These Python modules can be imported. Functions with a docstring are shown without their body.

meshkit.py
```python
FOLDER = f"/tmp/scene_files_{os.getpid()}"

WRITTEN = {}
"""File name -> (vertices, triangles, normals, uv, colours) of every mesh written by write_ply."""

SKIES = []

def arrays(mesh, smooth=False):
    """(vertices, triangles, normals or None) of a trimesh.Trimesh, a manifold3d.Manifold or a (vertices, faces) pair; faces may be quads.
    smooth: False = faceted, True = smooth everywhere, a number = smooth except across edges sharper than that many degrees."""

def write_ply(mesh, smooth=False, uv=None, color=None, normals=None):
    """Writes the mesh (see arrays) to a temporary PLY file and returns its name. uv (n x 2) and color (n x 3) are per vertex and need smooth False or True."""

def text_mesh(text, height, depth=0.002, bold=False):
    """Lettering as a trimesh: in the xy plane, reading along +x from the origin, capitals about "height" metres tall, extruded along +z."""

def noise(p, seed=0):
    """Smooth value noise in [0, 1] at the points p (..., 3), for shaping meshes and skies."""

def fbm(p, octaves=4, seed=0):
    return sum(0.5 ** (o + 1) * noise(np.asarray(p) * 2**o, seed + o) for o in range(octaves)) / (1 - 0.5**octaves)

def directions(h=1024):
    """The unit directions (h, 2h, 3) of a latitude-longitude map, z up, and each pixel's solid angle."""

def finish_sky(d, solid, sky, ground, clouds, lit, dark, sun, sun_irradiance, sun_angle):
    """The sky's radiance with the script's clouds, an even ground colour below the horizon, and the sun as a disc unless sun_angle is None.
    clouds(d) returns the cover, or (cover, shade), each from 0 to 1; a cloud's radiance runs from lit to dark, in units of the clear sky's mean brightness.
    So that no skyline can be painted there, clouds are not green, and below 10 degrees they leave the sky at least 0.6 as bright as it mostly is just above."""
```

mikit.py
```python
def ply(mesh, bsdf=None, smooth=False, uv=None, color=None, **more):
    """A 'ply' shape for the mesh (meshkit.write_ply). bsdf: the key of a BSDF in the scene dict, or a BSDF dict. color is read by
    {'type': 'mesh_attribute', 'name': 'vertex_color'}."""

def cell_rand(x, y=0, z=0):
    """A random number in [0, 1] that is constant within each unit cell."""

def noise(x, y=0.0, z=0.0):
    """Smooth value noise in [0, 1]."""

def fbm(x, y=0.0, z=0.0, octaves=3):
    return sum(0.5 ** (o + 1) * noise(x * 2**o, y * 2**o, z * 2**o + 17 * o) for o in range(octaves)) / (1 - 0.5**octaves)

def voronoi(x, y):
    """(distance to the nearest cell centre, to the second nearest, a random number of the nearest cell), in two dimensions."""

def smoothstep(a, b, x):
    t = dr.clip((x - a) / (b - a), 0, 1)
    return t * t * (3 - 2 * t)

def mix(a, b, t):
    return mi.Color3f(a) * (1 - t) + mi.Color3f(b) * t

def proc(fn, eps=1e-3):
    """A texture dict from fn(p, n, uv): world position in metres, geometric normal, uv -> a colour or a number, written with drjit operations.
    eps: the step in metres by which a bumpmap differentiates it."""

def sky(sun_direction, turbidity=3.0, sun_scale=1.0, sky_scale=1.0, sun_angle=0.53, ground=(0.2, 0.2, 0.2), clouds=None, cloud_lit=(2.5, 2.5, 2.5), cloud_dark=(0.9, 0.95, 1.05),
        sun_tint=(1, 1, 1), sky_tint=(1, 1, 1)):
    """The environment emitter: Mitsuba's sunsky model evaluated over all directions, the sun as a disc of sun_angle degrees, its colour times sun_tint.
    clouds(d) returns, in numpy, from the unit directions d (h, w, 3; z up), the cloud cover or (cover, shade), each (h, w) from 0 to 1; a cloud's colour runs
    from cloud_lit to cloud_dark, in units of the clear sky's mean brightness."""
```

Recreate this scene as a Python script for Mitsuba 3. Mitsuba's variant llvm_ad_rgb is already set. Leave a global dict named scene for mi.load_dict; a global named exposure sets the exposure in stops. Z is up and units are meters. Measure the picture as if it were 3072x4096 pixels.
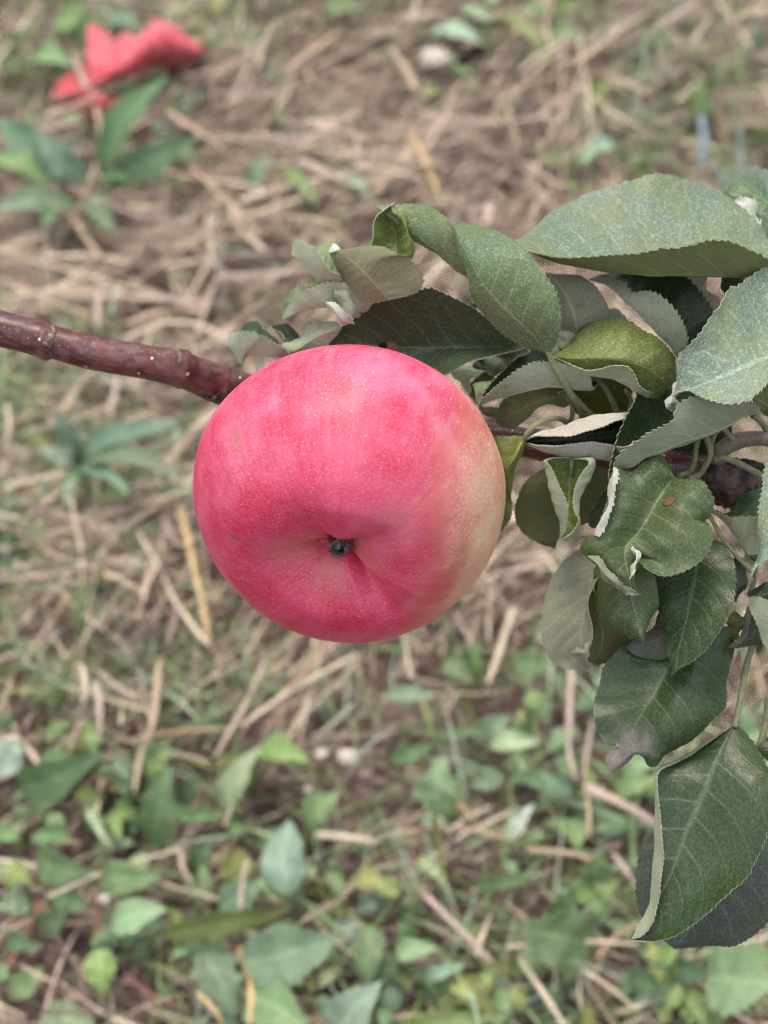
import math, random
import numpy as np
import drjit as dr
import mitsuba as mi
import mikit, meshkit
from scipy.interpolate import PchipInterpolator
from scipy.spatial import Delaunay

rng = np.random.default_rng(11)
random.seed(11)
scene, labels = {}, {}
T = mi.ScalarTransform4f

# ------------------------------------------------------------------ camera, sky, exposure
PITCH = math.radians(50.0)
CAM = np.array([0.0, 0.0, 0.70])
FWD = np.array([0.0, math.cos(PITCH), -math.sin(PITCH)])
RIGHT = np.array([1.0, 0.0, 0.0])
UP = np.array([0.0, math.sin(PITCH), math.cos(PITCH)])
FOV = 27.0
FPX = 1536.0 / math.tan(math.radians(FOV / 2))
Z0 = 0.400
scene['camera'] = {
    'type': 'thinlens', 'fov': FOV, 'fov_axis': 'x', 'near_clip': 0.02, 'far_clip': 200.0,
    'aperture_radius': 0.0023, 'focus_distance': 0.385,
    'to_world': T().look_at(origin=CAM.tolist(), target=(CAM + FWD).tolist(), up=[0, 0, 1]),
}
scene['sky'] = mikit.sky([-0.10, 0.34, 0.93], turbidity=3, sun_scale=0.3, sun_angle=20, clouds=lambda d: np.ones(d.shape[:2]),
                         cloud_lit=(2.40, 2.5, 2.72), sun_tint=(.98, 1, 1.04))
exposure = 2.45


def P(sx, sy, dz=0.0):
    """The point of the place that the photograph shows at (sx, sy), dz millimetres behind the apple's centre plane."""
    z = Z0 + dz / 1000.0
    return CAM + z * (FWD + (sx - 1536.0) / FPX * RIGHT + (2048.0 - sy) / FPX * UP)


def G(sx, sy, h=0.0):
    """The point at height h that the photograph shows at (sx, sy)."""
    d = FWD + (sx - 1536.0) / FPX * RIGHT + (2048.0 - sy) / FPX * UP
    return CAM + d * ((CAM[2] - h) / -d[2])


CROP = {  # windows in which positions were read off: offset and scale
    'S': (0, 0, 1), 'D': (0, 0, 1.8517), 'k1': (900, 750, .6028), 'k2': (1750, 650, .4521), 'k3': (2300, 650, .4748), 'k4': (1800, 1450, .4822),
    'k5': (2300, 1500, .4653), 'k6': (2100, 2100, .5859), 'k7': (2400, 2900, .4294), 'k8': (2600, 1600, .28451), 'k9': (1800, 1350, .30139),
    'k10': (2600, 2300, .28451), 'kb': (0, 1180, .60277), 'c1': (0, 0, .9259), 'c2': (1536, 0, .9259), 'c3': (0, 1200, .9259), 'c4': (0, 2600, .9259), 'c5': (1536, 2600, .9259),
}


def cv(crop, x, y):
    ox, oy, s = CROP[crop]
    return ox + s * x, oy + s * y


# ------------------------------------------------------------------ mesh helpers
def put(key, mesh, bsdf, smooth=True, uv=None, label=None, category=None, group=None, kind=None):
    scene[key] = mikit.ply(mesh, bsdf, smooth=smooth, uv=uv)
    tag(key, label, category, group, kind)
    return key


def tag(key, label=None, category=None, group=None, kind=None):
    d = {k: v for k, v in (('label', label), ('category', category), ('group', group), ('kind', kind)) if v}
    if d:
        labels[key] = d


COUNT = {}


def numbered(name):
    COUNT[name] = COUNT.get(name, 0) + 1
    return name if COUNT[name] == 1 else f'{name}_{COUNT[name] - 1:03d}'


def spline(pts, n):
    """Centripetal Catmull-Rom through the points, n samples even in arc length."""
    p = np.asarray(pts, float)
    if len(p) == 2:
        return p[0] + (p[1] - p[0]) * np.linspace(0, 1, n)[:, None]
    p = np.vstack([2 * p[0] - p[1], p, 2 * p[-1] - p[-2]])
    t = np.concatenate([[0], np.cumsum(np.maximum(np.linalg.norm(np.diff(p, axis=0), axis=1), 1e-9) ** 0.5)])
    out = []
    for i in range(1, len(p) - 2):
        tt = np.linspace(t[i], t[i + 1], 24, endpoint=False)[:, None]
        a1 = (t[i] - tt) / (t[i] - t[i - 1]) * p[i - 1] + (tt - t[i - 1]) / (t[i] - t[i - 1]) * p[i]
        a2 = (t[i + 1] - tt) / (t[i + 1] - t[i]) * p[i] + (tt - t[i]) / (t[i + 1] - t[i]) * p[i + 1]
        a3 = (t[i + 2] - tt) / (t[i + 2] - t[i + 1]) * p[i + 1] + (tt - t[i + 1]) / (t[i + 2] - t[i + 1]) * p[i + 2]
        b1 = (t[i + 1] - tt) / (t[i + 1] - t[i - 1]) * a1 + (tt - t[i - 1]) / (t[i + 1] - t[i - 1]) * a2
        b2 = (t[i + 2] - tt) / (t[i + 2] - t[i]) * a2 + (tt - t[i]) / (t[i + 2] - t[i]) * a3
        out.append((t[i + 1] - tt) / (t[i + 1] - t[i]) * b1 + (tt - t[i]) / (t[i + 1] - t[i]) * b2)
    q = np.vstack(out + [p[-2][None]])
    s = np.concatenate([[0], np.cumsum(np.linalg.norm(np.diff(q, axis=0), axis=1))])
    w = np.linspace(0, s[-1], n)
    return np.stack([np.interp(w, s, q[:, k]) for k in range(3)], 1)


def normals(g):
    du, dv = np.gradient(g, axis=0), np.gradient(g, axis=1)
    n = np.cross(dv, du)
    n[0], n[-1] = n[1], n[-2]
    ln = np.linalg.norm(n, axis=2, keepdims=True)
    return n / np.maximum(ln, 1e-12)


def quads(N, M, flip=False, at=0):
    i, j = np.meshgrid(np.arange(N - 1), np.arange(M - 1), indexing='ij')
    a = (i * M + j + at).ravel()
    f = np.vstack([np.stack([a, a + 1, a + M + 1], 1), np.stack([a, a + M + 1, a + M], 1)])
    return f[:, ::-1] if flip else f


def shell(g, uv, thick, upper=1.0, keep=None):
    """A sheet of that thickness round the grid g: its upper face has uv as given, its lower face and its rim have uv with v + 10."""
    N, M = g.shape[:2]
    n = normals(g) * upper
    top, bot = g + n * thick / 2, g - n * thick / 2
    uvl = uv + np.array([0, 10.0])
    v = [top.reshape(-1, 3), bot.reshape(-1, 3)]
    t = [uv.reshape(-1, 2), uvl.reshape(-1, 2)]
    f = [quads(N, M, upper < 0), quads(N, M, upper > 0, N * M)]
    if keep is not None:
        ok = keep.ravel()
        f = [x[ok[x % (N * M)].all(1)] for x in f]
    ring = [(0, j) for j in range(M)] + [(i, M - 1) for i in range(1, N)] + [(N - 1, j) for j in range(M - 2, -1, -1)] + [(i, 0) for i in range(N - 2, 0, -1)]
    a, b = np.array(ring).T
    k = len(ring)
    at = 2 * N * M
    v += [top[a, b], bot[a, b]]
    t += [uvl[a, b], uvl[a, b]]
    i = np.arange(k)
    j = (i + 1) % k
    rim = np.vstack([np.stack([i, j, j + k], 1), np.stack([i, j + k, i + k], 1)]) + at
    if keep is not None:
        ok2 = keep[a, b]
        ok2 = np.concatenate([ok2, ok2])
        rim = rim[ok2[rim - at].all(1)]
    return (np.vstack(v), np.vstack(f + [rim])), np.vstack(t)


def loft(base, tip, rails, mid, N, M):
    """A grid through the rails (each a list of points from base to tip, ordered across), and its uv: u along, v from -1 to 1 with 0 on rail number mid."""
    R = np.stack([spline([base] + list(r) + [tip], N) for r in rails])
    gap = np.linalg.norm(np.diff(R, axis=0), axis=2).mean(1)
    t = np.concatenate([[0], np.cumsum(np.maximum(gap, 1e-5))])
    q = np.unique(np.concatenate([np.linspace(0, t[-1], M - 1), [t[mid]]]))
    if len(q) < M:
        q = np.linspace(0, t[-1], M)
    q = q[:M]
    q[-1] = t[-1]
    g = PchipInterpolator(t, R, axis=0)(q).transpose(1, 0, 2)
    v = np.where(q < t[mid], (q - t[mid]) / max(t[mid], 1e-9), (q - t[mid]) / max(t[-1] - t[mid], 1e-9))
    u = np.linspace(0, 1, N)
    return g, np.stack(np.broadcast_arrays(u[:, None], v[None]), 2).astype(float)


def tube(pts, radii, n=60, k=14, bump=None, closed=True):
    """A tapered tube through the points; uv = (metres along, angle / 2 pi)."""
    c = spline(pts, n)
    p = np.asarray(pts, float)
    s0 = np.concatenate([[0], np.cumsum(np.linalg.norm(np.diff(p, axis=0), axis=1))])
    s = np.concatenate([[0], np.cumsum(np.linalg.norm(np.diff(c, axis=0), axis=1))])
    r = np.interp(s / s[-1], s0 / s0[-1], radii)
    tg = np.gradient(c, axis=0)
    tg /= np.linalg.norm(tg, axis=1, keepdims=True)
    a = np.cross(tg[0], [0.3, 0.2, 0.9])
    A = []
    for x in tg:
        a = a - x * (a @ x)
        a = a / np.linalg.norm(a)
        A.append(a)
    A = np.array(A)
    B = np.cross(tg, A)
    th = np.linspace(0, 2 * np.pi, k + 1)
    d = A[:, None] * np.cos(th)[None, :, None] + B[:, None] * np.sin(th)[None, :, None]
    rr = r[:, None] * np.ones(k + 1)
    if bump is not None:
        rr = bump(s[:, None] * np.ones(k + 1), th[None] * np.ones((n, 1)), rr, c)
    v = c[:, None] + d * rr[..., None]
    uv = np.stack([s[:, None] * np.ones(k + 1), th[None] / (2 * np.pi) * np.ones((n, 1))], 2)
    V, F, U = v.reshape(-1, 3), quads(n, k + 1), uv.reshape(-1, 2)
    if closed:
        e = len(V)
        V = np.vstack([V, c[0] - tg[0] * r[0] * .3, c[-1] + tg[-1] * r[-1] * .3])
        U = np.vstack([U, [0, 0], [s[-1], 0]])
        i = np.arange(k)
        F = np.vstack([F, np.stack([i * 0 + e, i + 1, i], 1), np.stack([i * 0 + e + 1, i + (n - 1) * (k + 1), i + 1 + (n - 1) * (k + 1)], 1)])
    return (V, F), U


class Many:
    """Collects small pieces into one mesh."""

    def __init__(self):
        self.v, self.f, self.u, self.n = [], [], [], 0

    def add(self, mesh, uv):
        self.v.append(mesh[0]); self.f.append(np.asarray(mesh[1]) + self.n); self.u.append(uv)
        self.n += len(mesh[0])

    def get(self):
        return (np.vstack(self.v), np.vstack(self.f)), np.vstack(self.u)


# ------------------------------------------------------------------ materials
def two(d):
    return {'type': 'twosided', 'bsdf': d}


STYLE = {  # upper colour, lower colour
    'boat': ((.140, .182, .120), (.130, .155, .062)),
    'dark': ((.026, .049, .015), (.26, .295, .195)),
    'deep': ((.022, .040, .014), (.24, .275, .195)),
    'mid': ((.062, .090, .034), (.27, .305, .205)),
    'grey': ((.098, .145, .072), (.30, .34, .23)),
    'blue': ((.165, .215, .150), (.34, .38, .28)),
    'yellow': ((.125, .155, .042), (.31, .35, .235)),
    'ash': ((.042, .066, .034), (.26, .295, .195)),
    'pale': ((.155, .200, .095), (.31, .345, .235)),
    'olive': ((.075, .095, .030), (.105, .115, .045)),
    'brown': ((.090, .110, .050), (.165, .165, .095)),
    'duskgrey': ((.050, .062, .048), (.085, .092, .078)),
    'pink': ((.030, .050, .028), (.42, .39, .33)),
    'white': ((.05, .075, .035), (.43, .46, .385)),
    'taupe': ((.08, .10, .05), (.205, .215, .150)),
}
STYLE['withered'] = STYLE['dark']
STYLES = list(STYLE)
TAB_U = [mi.Float([STYLE[s][0][c] for s in STYLES]) for c in range(3)]
TAB_R = mi.Float([.50 if s in ('boat', 'grey', 'blue', 'pale', 'duskgrey', 'yellow') else .46 if s in ('ash', 'mid') else .37 for s in STYLES])
TAB_L = [mi.Float([STYLE[s][1][c] for s in STYLES]) for c in range(3)]


def leaf_uv(uv):
    """u along the leaf, v across, leaf number, style number, whether lower side (uv.x = 40 * style + 2 * number + u)."""
    st = mi.UInt32(dr.clip(dr.floor(uv.x / 200.0), 0, len(STYLES) - 1))
    r = uv.x - mi.Float(st) * 200.0
    k = dr.floor(r / 2.0)
    low = uv.y > 5.0
    return r - 2.0 * k, dr.select(low, uv.y - 10.0, uv.y), k, st, low


def veins(u, v, k):
    a = dr.abs(v)
    mid = dr.exp(-dr.square(v / (0.035 * (1.15 - u))))
    n = 7.0 + 3.0 * mikit.cell_rand(k, 5.0)
    s = u * n - (0.8 * a + 0.9 * a * a) * 1.1 + dr.select(v > 0, 0.5, 0.0)
    d = dr.abs(s - dr.floor(s) - 0.5)
    sec = dr.exp(-dr.square(d / 0.042)) * (1.0 - 0.75 * a) * mikit.smoothstep(0.0, 0.06, u)
    f1, f2, _ = mikit.voronoi(u * 34.0 + k * 7.0, v * 13.0)
    net = dr.exp(-dr.square((f2 - f1) / 0.10))
    return mid, sec, net


def leaf_color(p, n, uv):
    u, v, k, st, low = leaf_uv(uv)
    mid, sec, net = veins(u, v, k)
    fine = mikit.noise(p.x * 3900.0, p.y * 3900.0, p.z * 3900.0)
    spk = mikit.noise(p.x * 1900.0 + 7.0, p.y * 1900.0, p.z * 1900.0)
    patch = mikit.fbm(p.x * 130.0 + k, p.y * 130.0, p.z * 130.0, 2)
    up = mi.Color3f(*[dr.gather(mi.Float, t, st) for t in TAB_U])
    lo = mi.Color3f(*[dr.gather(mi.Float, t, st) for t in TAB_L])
    grain = (fine - 0.5) * 0.80 + (spk - 0.5) * 0.35
    # downy upper side: pale hairs over green, gathered on the veins
    down = mikit.smoothstep(0.52, 0.86, 0.5 * fine + 0.5 * spk + 0.22 * (patch - 0.5))
    cu = mikit.mix(up * mi.Color3f(1.06, 1.04, 0.88), up * mi.Color3f(0.96, 1.0, 1.06), mikit.smoothstep(0.32, 0.66, patch))
    cu = cu * (1.0 + 0.75 * grain) + (up * 0.45 + mi.Color3f(.010, .012, .009)) * down
    cu = mikit.mix(cu, cu * 1.35 + mi.Color3f(.045, .052, .042), dr.clip(1.0 * mid + 0.75 * sec + 0.32 * net, 0, 1))
    rust = mikit.smoothstep(0.74, 0.84, mikit.fbm(p.x * 420.0 + 31.0 * k, p.y * 420.0, p.z * 420.0, 2))
    cl = lo * (1.0 + 0.40 * grain + 0.22 * (patch - 0.5))
    cl = mikit.mix(cl, cl * 1.35 + mi.Color3f(.04, .045, .025), dr.clip(0.95 * mid + 0.75 * sec + 0.28 * net, 0, 1))
    cl = mikit.mix(cl, mi.Color3f(.19, .10, .085), rust * 0.5)
    cu = mikit.mix(cu, mi.Color3f(.13, .075, .05), rust * 0.2)
    dead = dr.select(st == STYLES.index('withered'), mikit.smoothstep(0.66, 0.84, u + 0.30 * (mikit.fbm(p.x * 190., p.y * 190., p.z * 190., 3) - 0.5) - 0.06 * dr.abs(v)), 0.0)
    cu = mikit.mix(cu, mi.Color3f(.165, .150, .135) * (0.7 + 0.6 * spk), dead)
    return dr.select(low, cl, cu)


def leaf_bump(p, n, uv):
    u, v, k, st, low = leaf_uv(uv)
    mid, sec, net = veins(u, v, k)
    fine = mikit.noise(p.x * 2200.0, p.y * 2200.0, p.z * 2200.0)
    h = 0.9 * mid + 0.55 * sec + 0.22 * net
    return dr.select(low, h, -h) * 1.0 + 0.30 * fine


scene['leaf_skin'] = two({'type': 'bumpmap', 'scale': 0.00011, 'nested': {'type': 'proc', **{k: v for k, v in mikit.proc(leaf_bump, eps=1e-4).items() if k != 'type'}},
                          'bsdf': {'type': 'principled', 'base_color': mikit.proc(leaf_color), 'specular': 0.42,
                                   'roughness': mikit.proc(lambda p, n, uv: dr.select(uv.y > 5.0, 0.85, dr.gather(mi.Float, TAB_R, leaf_uv(uv)[3]) + 0.10 * (mikit.noise(p.x * 900.0, p.y * 900.0, p.z * 900.0) - 0.5)))}})


def backlit(p, n, uv):
    mid, sec, net = veins(uv.x, dr.select(uv.y > 5, uv.y - 10, uv.y), mi.Float(3.0))
    g = mikit.noise(p.x * 1500.0, p.y * 1500.0, p.z * 1500.0)
    c = mi.Color3f(.15, .17, .045) * (0.8 + 0.4 * g)
    return mikit.mix(c, mi.Color3f(.20, .22, .09), dr.clip(mid + 0.5 * sec, 0, 1))


scene['backlit_leaf'] = {'type': 'principledthin', 'base_color': mikit.proc(backlit), 'diff_trans': 1.0, 'roughness': 0.6, 'spec_trans': 0.0}


def petiole_color(p, n, uv):
    g = mikit.noise(p.x * 2200.0, p.y * 2200.0, p.z * 2200.0)
    b = mikit.fbm(p.x * 150.0, p.y * 150.0, p.z * 150.0, 2)
    return mikit.mix((.15, .18, .085), (.27, .27, .17), b) * (0.72 + 0.56 * g)


scene['petiole_skin'] = two({'type': 'principled', 'base_color': mikit.proc(petiole_color), 'roughness': 0.65, 'specular': 0.3})


def bark_color(p, n, uv):
    s, a = uv.x, uv.y * 6.2832
    per = 0.0275
    b = mikit.fbm(p.x * 300.0, p.y * 300.0, p.z * 300.0, 3)
    c = mikit.mix((.080, .022, .022), (.150, .050, .042), mikit.smoothstep(0.3, 0.7, b))
    g = mikit.noise(p.x * 3000.0, p.y * 3000.0, p.z * 3000.0)
    c = c * (0.75 + 0.5 * g)
    # thin grey skin in streaks round the twig
    skin = mikit.smoothstep(0.40, 0.75, mikit.fbm(s * 420.0, uv.y * 26.0, 3.0, 4))
    c = mikit.mix(c, mi.Color3f(.22, .155, .17), 0.40 * skin)
    # lenticels: many small pale dots, a few large ones
    d1, _, r1 = mikit.voronoi(s * 900.0, uv.y * 24.0)
    many = mikit.smoothstep(0.42, 0.62, mikit.noise(s * 55.0, uv.y * 3.0, 9.0))
    c = mikit.mix(c, mi.Color3f(.60, .52, .48), dr.select((d1 < 0.06 + 0.10 * r1) & (r1 > 0.62), 0.6, 0.0) * many)
    d2, _, r2 = mikit.voronoi(s * 280.0 + 5.0, uv.y * 8.0)
    c = mikit.mix(c, mi.Color3f(.74, .68, .62), dr.select((d2 < 0.055 + 0.05 * r2) & (r2 > 0.84), 0.9, 0.0))
    return c


scene['twig_bark'] = two({'type': 'principled', 'base_color': mikit.proc(bark_color), 'roughness': 0.36, 'specular': 0.5})


def old_bark(p, n, uv):
    b = mikit.fbm(p.x * 420.0, p.y * 420.0, p.z * 420.0, 3)
    g = mikit.noise(p.x * 2500.0, p.y * 2500.0, p.z * 2500.0)
    return mikit.mix((.030, .016, .018), (.135, .095, .090), mikit.smoothstep(0.35, 0.75, b)) * (0.7 + 0.6 * g)


scene['old_bark'] = two({'type': 'principled', 'base_color': mikit.proc(old_bark), 'roughness': 0.7, 'specular': 0.3})
scene['spur_skin'] = two({'type': 'principled', 'base_color': mikit.proc(lambda p, n, uv: mikit.mix((.13, .10, .085), (.25, .21, .17), mikit.fbm(p.x * 300., p.y * 300., p.z * 300., 3))
                                                                        * (0.75 + 0.5 * mikit.noise(p.x * 2500., p.y * 2500., p.z * 2500.))), 'roughness': 0.7, 'specular': 0.3})

# ------------------------------------------------------------------ ground: one sheet, fine where it is seen
HOLLOW = G(*cv('c2', 330, 345), 0.0)[:2]


def ground_height(x, y):
    p = np.stack([x, y, 0 * x], -1)
    near = np.exp(-((x / 1.2) ** 2 + ((y - .7) / 1.2) ** 2))
    clod = meshkit.fbm(p * 38, 4, 3)
    hole = 0.05 * np.exp(-((x - HOLLOW[0]) ** 2 + ((y - HOLLOW[1]) * 1.3) ** 2) / .022 ** 2)
    return -hole + near * (0.016 * (clod - 0.5) + 0.028 * (meshkit.noise(p * 14, 8) - 0.5) + 0.006 * np.abs(meshkit.noise(p * 120, 5) - 0.5))


def build_ground():
    fx = np.concatenate([-np.geomspace(60, .62, 26), np.linspace(-.6, .6, 260), np.geomspace(.62, 60, 26)])
    fy = np.concatenate([-np.geomspace(60, .03, 24) + .12, np.linspace(.12, 1.45, 290), np.geomspace(.02, 60, 26) + 1.45])
    X, Y = np.meshgrid(fx, fy, indexing='ij')
    Z = ground_height(X, Y)
    V = np.stack([X, Y, Z], -1).reshape(-1, 3)
    put('ground', (V, quads(len(fx), len(fy), True)), 'soil', smooth=True, label='reddish brown crumbly soil under the dry straw and weeds', kind='structure')


def soil_color(p, n, uv):
    a = mikit.fbm(p.x * 40.0, p.y * 40.0, 1.0, 4)
    b = mikit.fbm(p.x * 300.0, p.y * 300.0, 5.0, 3)
    c = mikit.mix((.052, .036, .031), (.160, .110, .092), mikit.smoothstep(0.3, 0.7, 0.5 * a + 0.5 * b))
    g = mikit.smoothstep(0.70, 0.8, mikit.noise(p.x * 260.0, p.y * 260.0, 2.0))
    return mikit.mix(c, mi.Color3f(.40, .32, .27), 0.5 * g)


scene['soil'] = {'type': 'principled', 'base_color': mikit.proc(soil_color), 'roughness': 0.95, 'specular': 0.15}


def straw_color(p, n, uv):
    k = dr.floor(uv.x)
    r, q = mikit.cell_rand(k, 1.0), mikit.cell_rand(k, 2.0)
    c = mikit.mix((.25, .175, .125), (.45, .335, .245), r)
    c = dr.select(q < 0.40, mikit.mix((.065, .044, .036), (.165, .113, .092), r), c)
    c = dr.select(q > 0.66, mikit.mix((.58, .45, .33), (.82, .69, .53), r), c)
    c = dr.select(dr.abs(q - 0.5) < 0.08, mikit.mix((.36, .27, .23), (.52, .40, .35), r), c)
    g = mikit.noise(uv.x * 3.0, uv.y * 16.0, k * 3.0) * 0.4 + 0.8
    return c * g


scene['straw'] = two({'type': 'principled', 'base_color': mikit.proc(straw_color), 'roughness': 0.6, 'specular': 0.35})

WEED = {'green': (.125, .205, .095), 'dark': (.085, .145, .072), 'bluish': (.135, .205, .135), 'pale': (.225, .310, .185), 'bright': (.150, .228, .080), 'lime': (.235, .285, .105),
        'olive': (.105, .125, .038), 'grass': (.155, .220, .100), 'redstem': (.24, .10, .095), 'mint': (.28, .37, .29)}
WEEDS = list(WEED)
TAB_W = [mi.Float([WEED[s][c] for s in WEEDS]) for c in range(3)]


def weed_color(p, n, uv):
    st = mi.UInt32(dr.clip(dr.floor(uv.x / 20000.0), 0, len(WEEDS) - 1))
    r = uv.x - mi.Float(st) * 20000.0
    k = dr.floor(r / 2.0)
    u, v = r - 2.0 * k, dr.select(uv.y > 5, uv.y - 10, uv.y)
    c = mi.Color3f(*[dr.gather(mi.Float, t, st) for t in TAB_W])
    c = c * (0.85 + 0.6 * mikit.cell_rand(k, 4.0)) * mi.Color3f(0.90 + 0.24 * mikit.cell_rand(k, 6.0), 1, 0.86 + 0.16 * mikit.cell_rand(k, 8.0))
    b = mikit.fbm(p.x * 260.0, p.y * 260.0, p.z * 260.0, 2)
    mid = dr.exp(-dr.square(v / 0.09))
    s = u * 7.0 - dr.abs(v) * 1.6
    d = dr.abs(s - dr.floor(s) - 0.5)
    sec = dr.exp(-dr.square(d / 0.09)) * (1 - dr.abs(v))
    c = c * (0.75 + 0.5 * b)
    c = mikit.mix(c, c * 1.3 + mi.Color3f(.05, .06, .035), dr.clip(0.8 * mid + 0.35 * sec, 0, 1))
    return dr.select(uv.y > 5, c * 1.15 + mi.Color3f(.03, .03, .02), c)


scene['weed_leaf'] = two({'type': 'principled', 'base_color': mikit.proc(weed_color), 'roughness': 0.48, 'specular': 0.4})
WN = [0]


def weed_uv(style, uv):
    WN[0] += 1
    return uv + np.array([WEEDS.index(style) * 20000.0 + 2.0 * (WN[0] % 9000), 0])


SHAPES = {  # half width along the leaf
    'ovate': lambda u: (np.sin(np.pi * u ** .72) ** .85) * (1 - .25 * u),
    'blade': lambda u: np.sin(np.pi * np.clip(u, 0, 1) ** .55) ** .6,
    'lance': lambda u: np.sin(np.pi * u ** .9) ** .9,
    'spat': lambda u: np.sin(np.pi * u ** 1.5) ** .9 * .96 + .05 * np.sin(np.pi * u),
    'lobed': lambda u: (np.sin(np.pi * u ** .8) ** .8) * (1 + .22 * np.sin(u * 22)),
    'serrate': lambda u: (np.sin(np.pi * u ** .75) ** .8) * (1 + .10 * np.abs(np.sin(u * 30))),
    'toothed': lambda u: (np.sin(np.pi * u ** 1.2) ** .8) * (1 + .30 * np.abs(np.sin(u * 16)) * (1 - u)),
}


def weed_blade(p0, p1, width, shape='ovate', arch=.18, roll=0.0, fold=.25, N=22, M=7, wave=.06, seed=0, facing=(0, 0, 1.0), ragged=.10):
    """A leaf from p0 to p1: arched over, folded along its midrib, its blade turned towards facing."""
    d = p1 - p0
    L = np.linalg.norm(d)
    t = d / L
    side = np.cross(t, facing)
    side = side / max(np.linalg.norm(side), 1e-6)
    up = np.cross(side, t)
    side, up = side * math.cos(roll) + up * math.sin(roll), up * math.cos(roll) - side * math.sin(roll)
    u = np.linspace(0, 1, N)
    v = np.linspace(-1, 1, M)
    r = np.random.default_rng(seed + 5)
    hw = np.maximum(SHAPES[shape](u), .03) * width / 2
    f1, f2, f3 = r.uniform(0, 6.28, 3)
    c = p0 + d * u[:, None] + up * (arch * L * 4 * u * (1 - u))[:, None] + side * (.07 * L * np.sin(2 * u * 3.14 + f1) * u * (1 - u))[:, None]
    rag = 1 + ragged * (np.sin(u[:, None] * r.uniform(18, 30) + f3 + 2.1 * np.sign(v)) * .5 + np.sin(u[:, None] * r.uniform(40, 60) + f1 * np.sign(v)) * .35)
    g = c[:, None] + side * (hw[:, None] * v * rag)[..., None]
    g = g + up * (hw[:, None] * (fold * np.abs(v) + wave * 2 * np.abs(v) * np.sin(u[:, None] * 17 + f2 + 2 * v)))[..., None]
    return g, np.stack(np.broadcast_arrays(u[:, None], v[None]), 2).astype(float)


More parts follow.
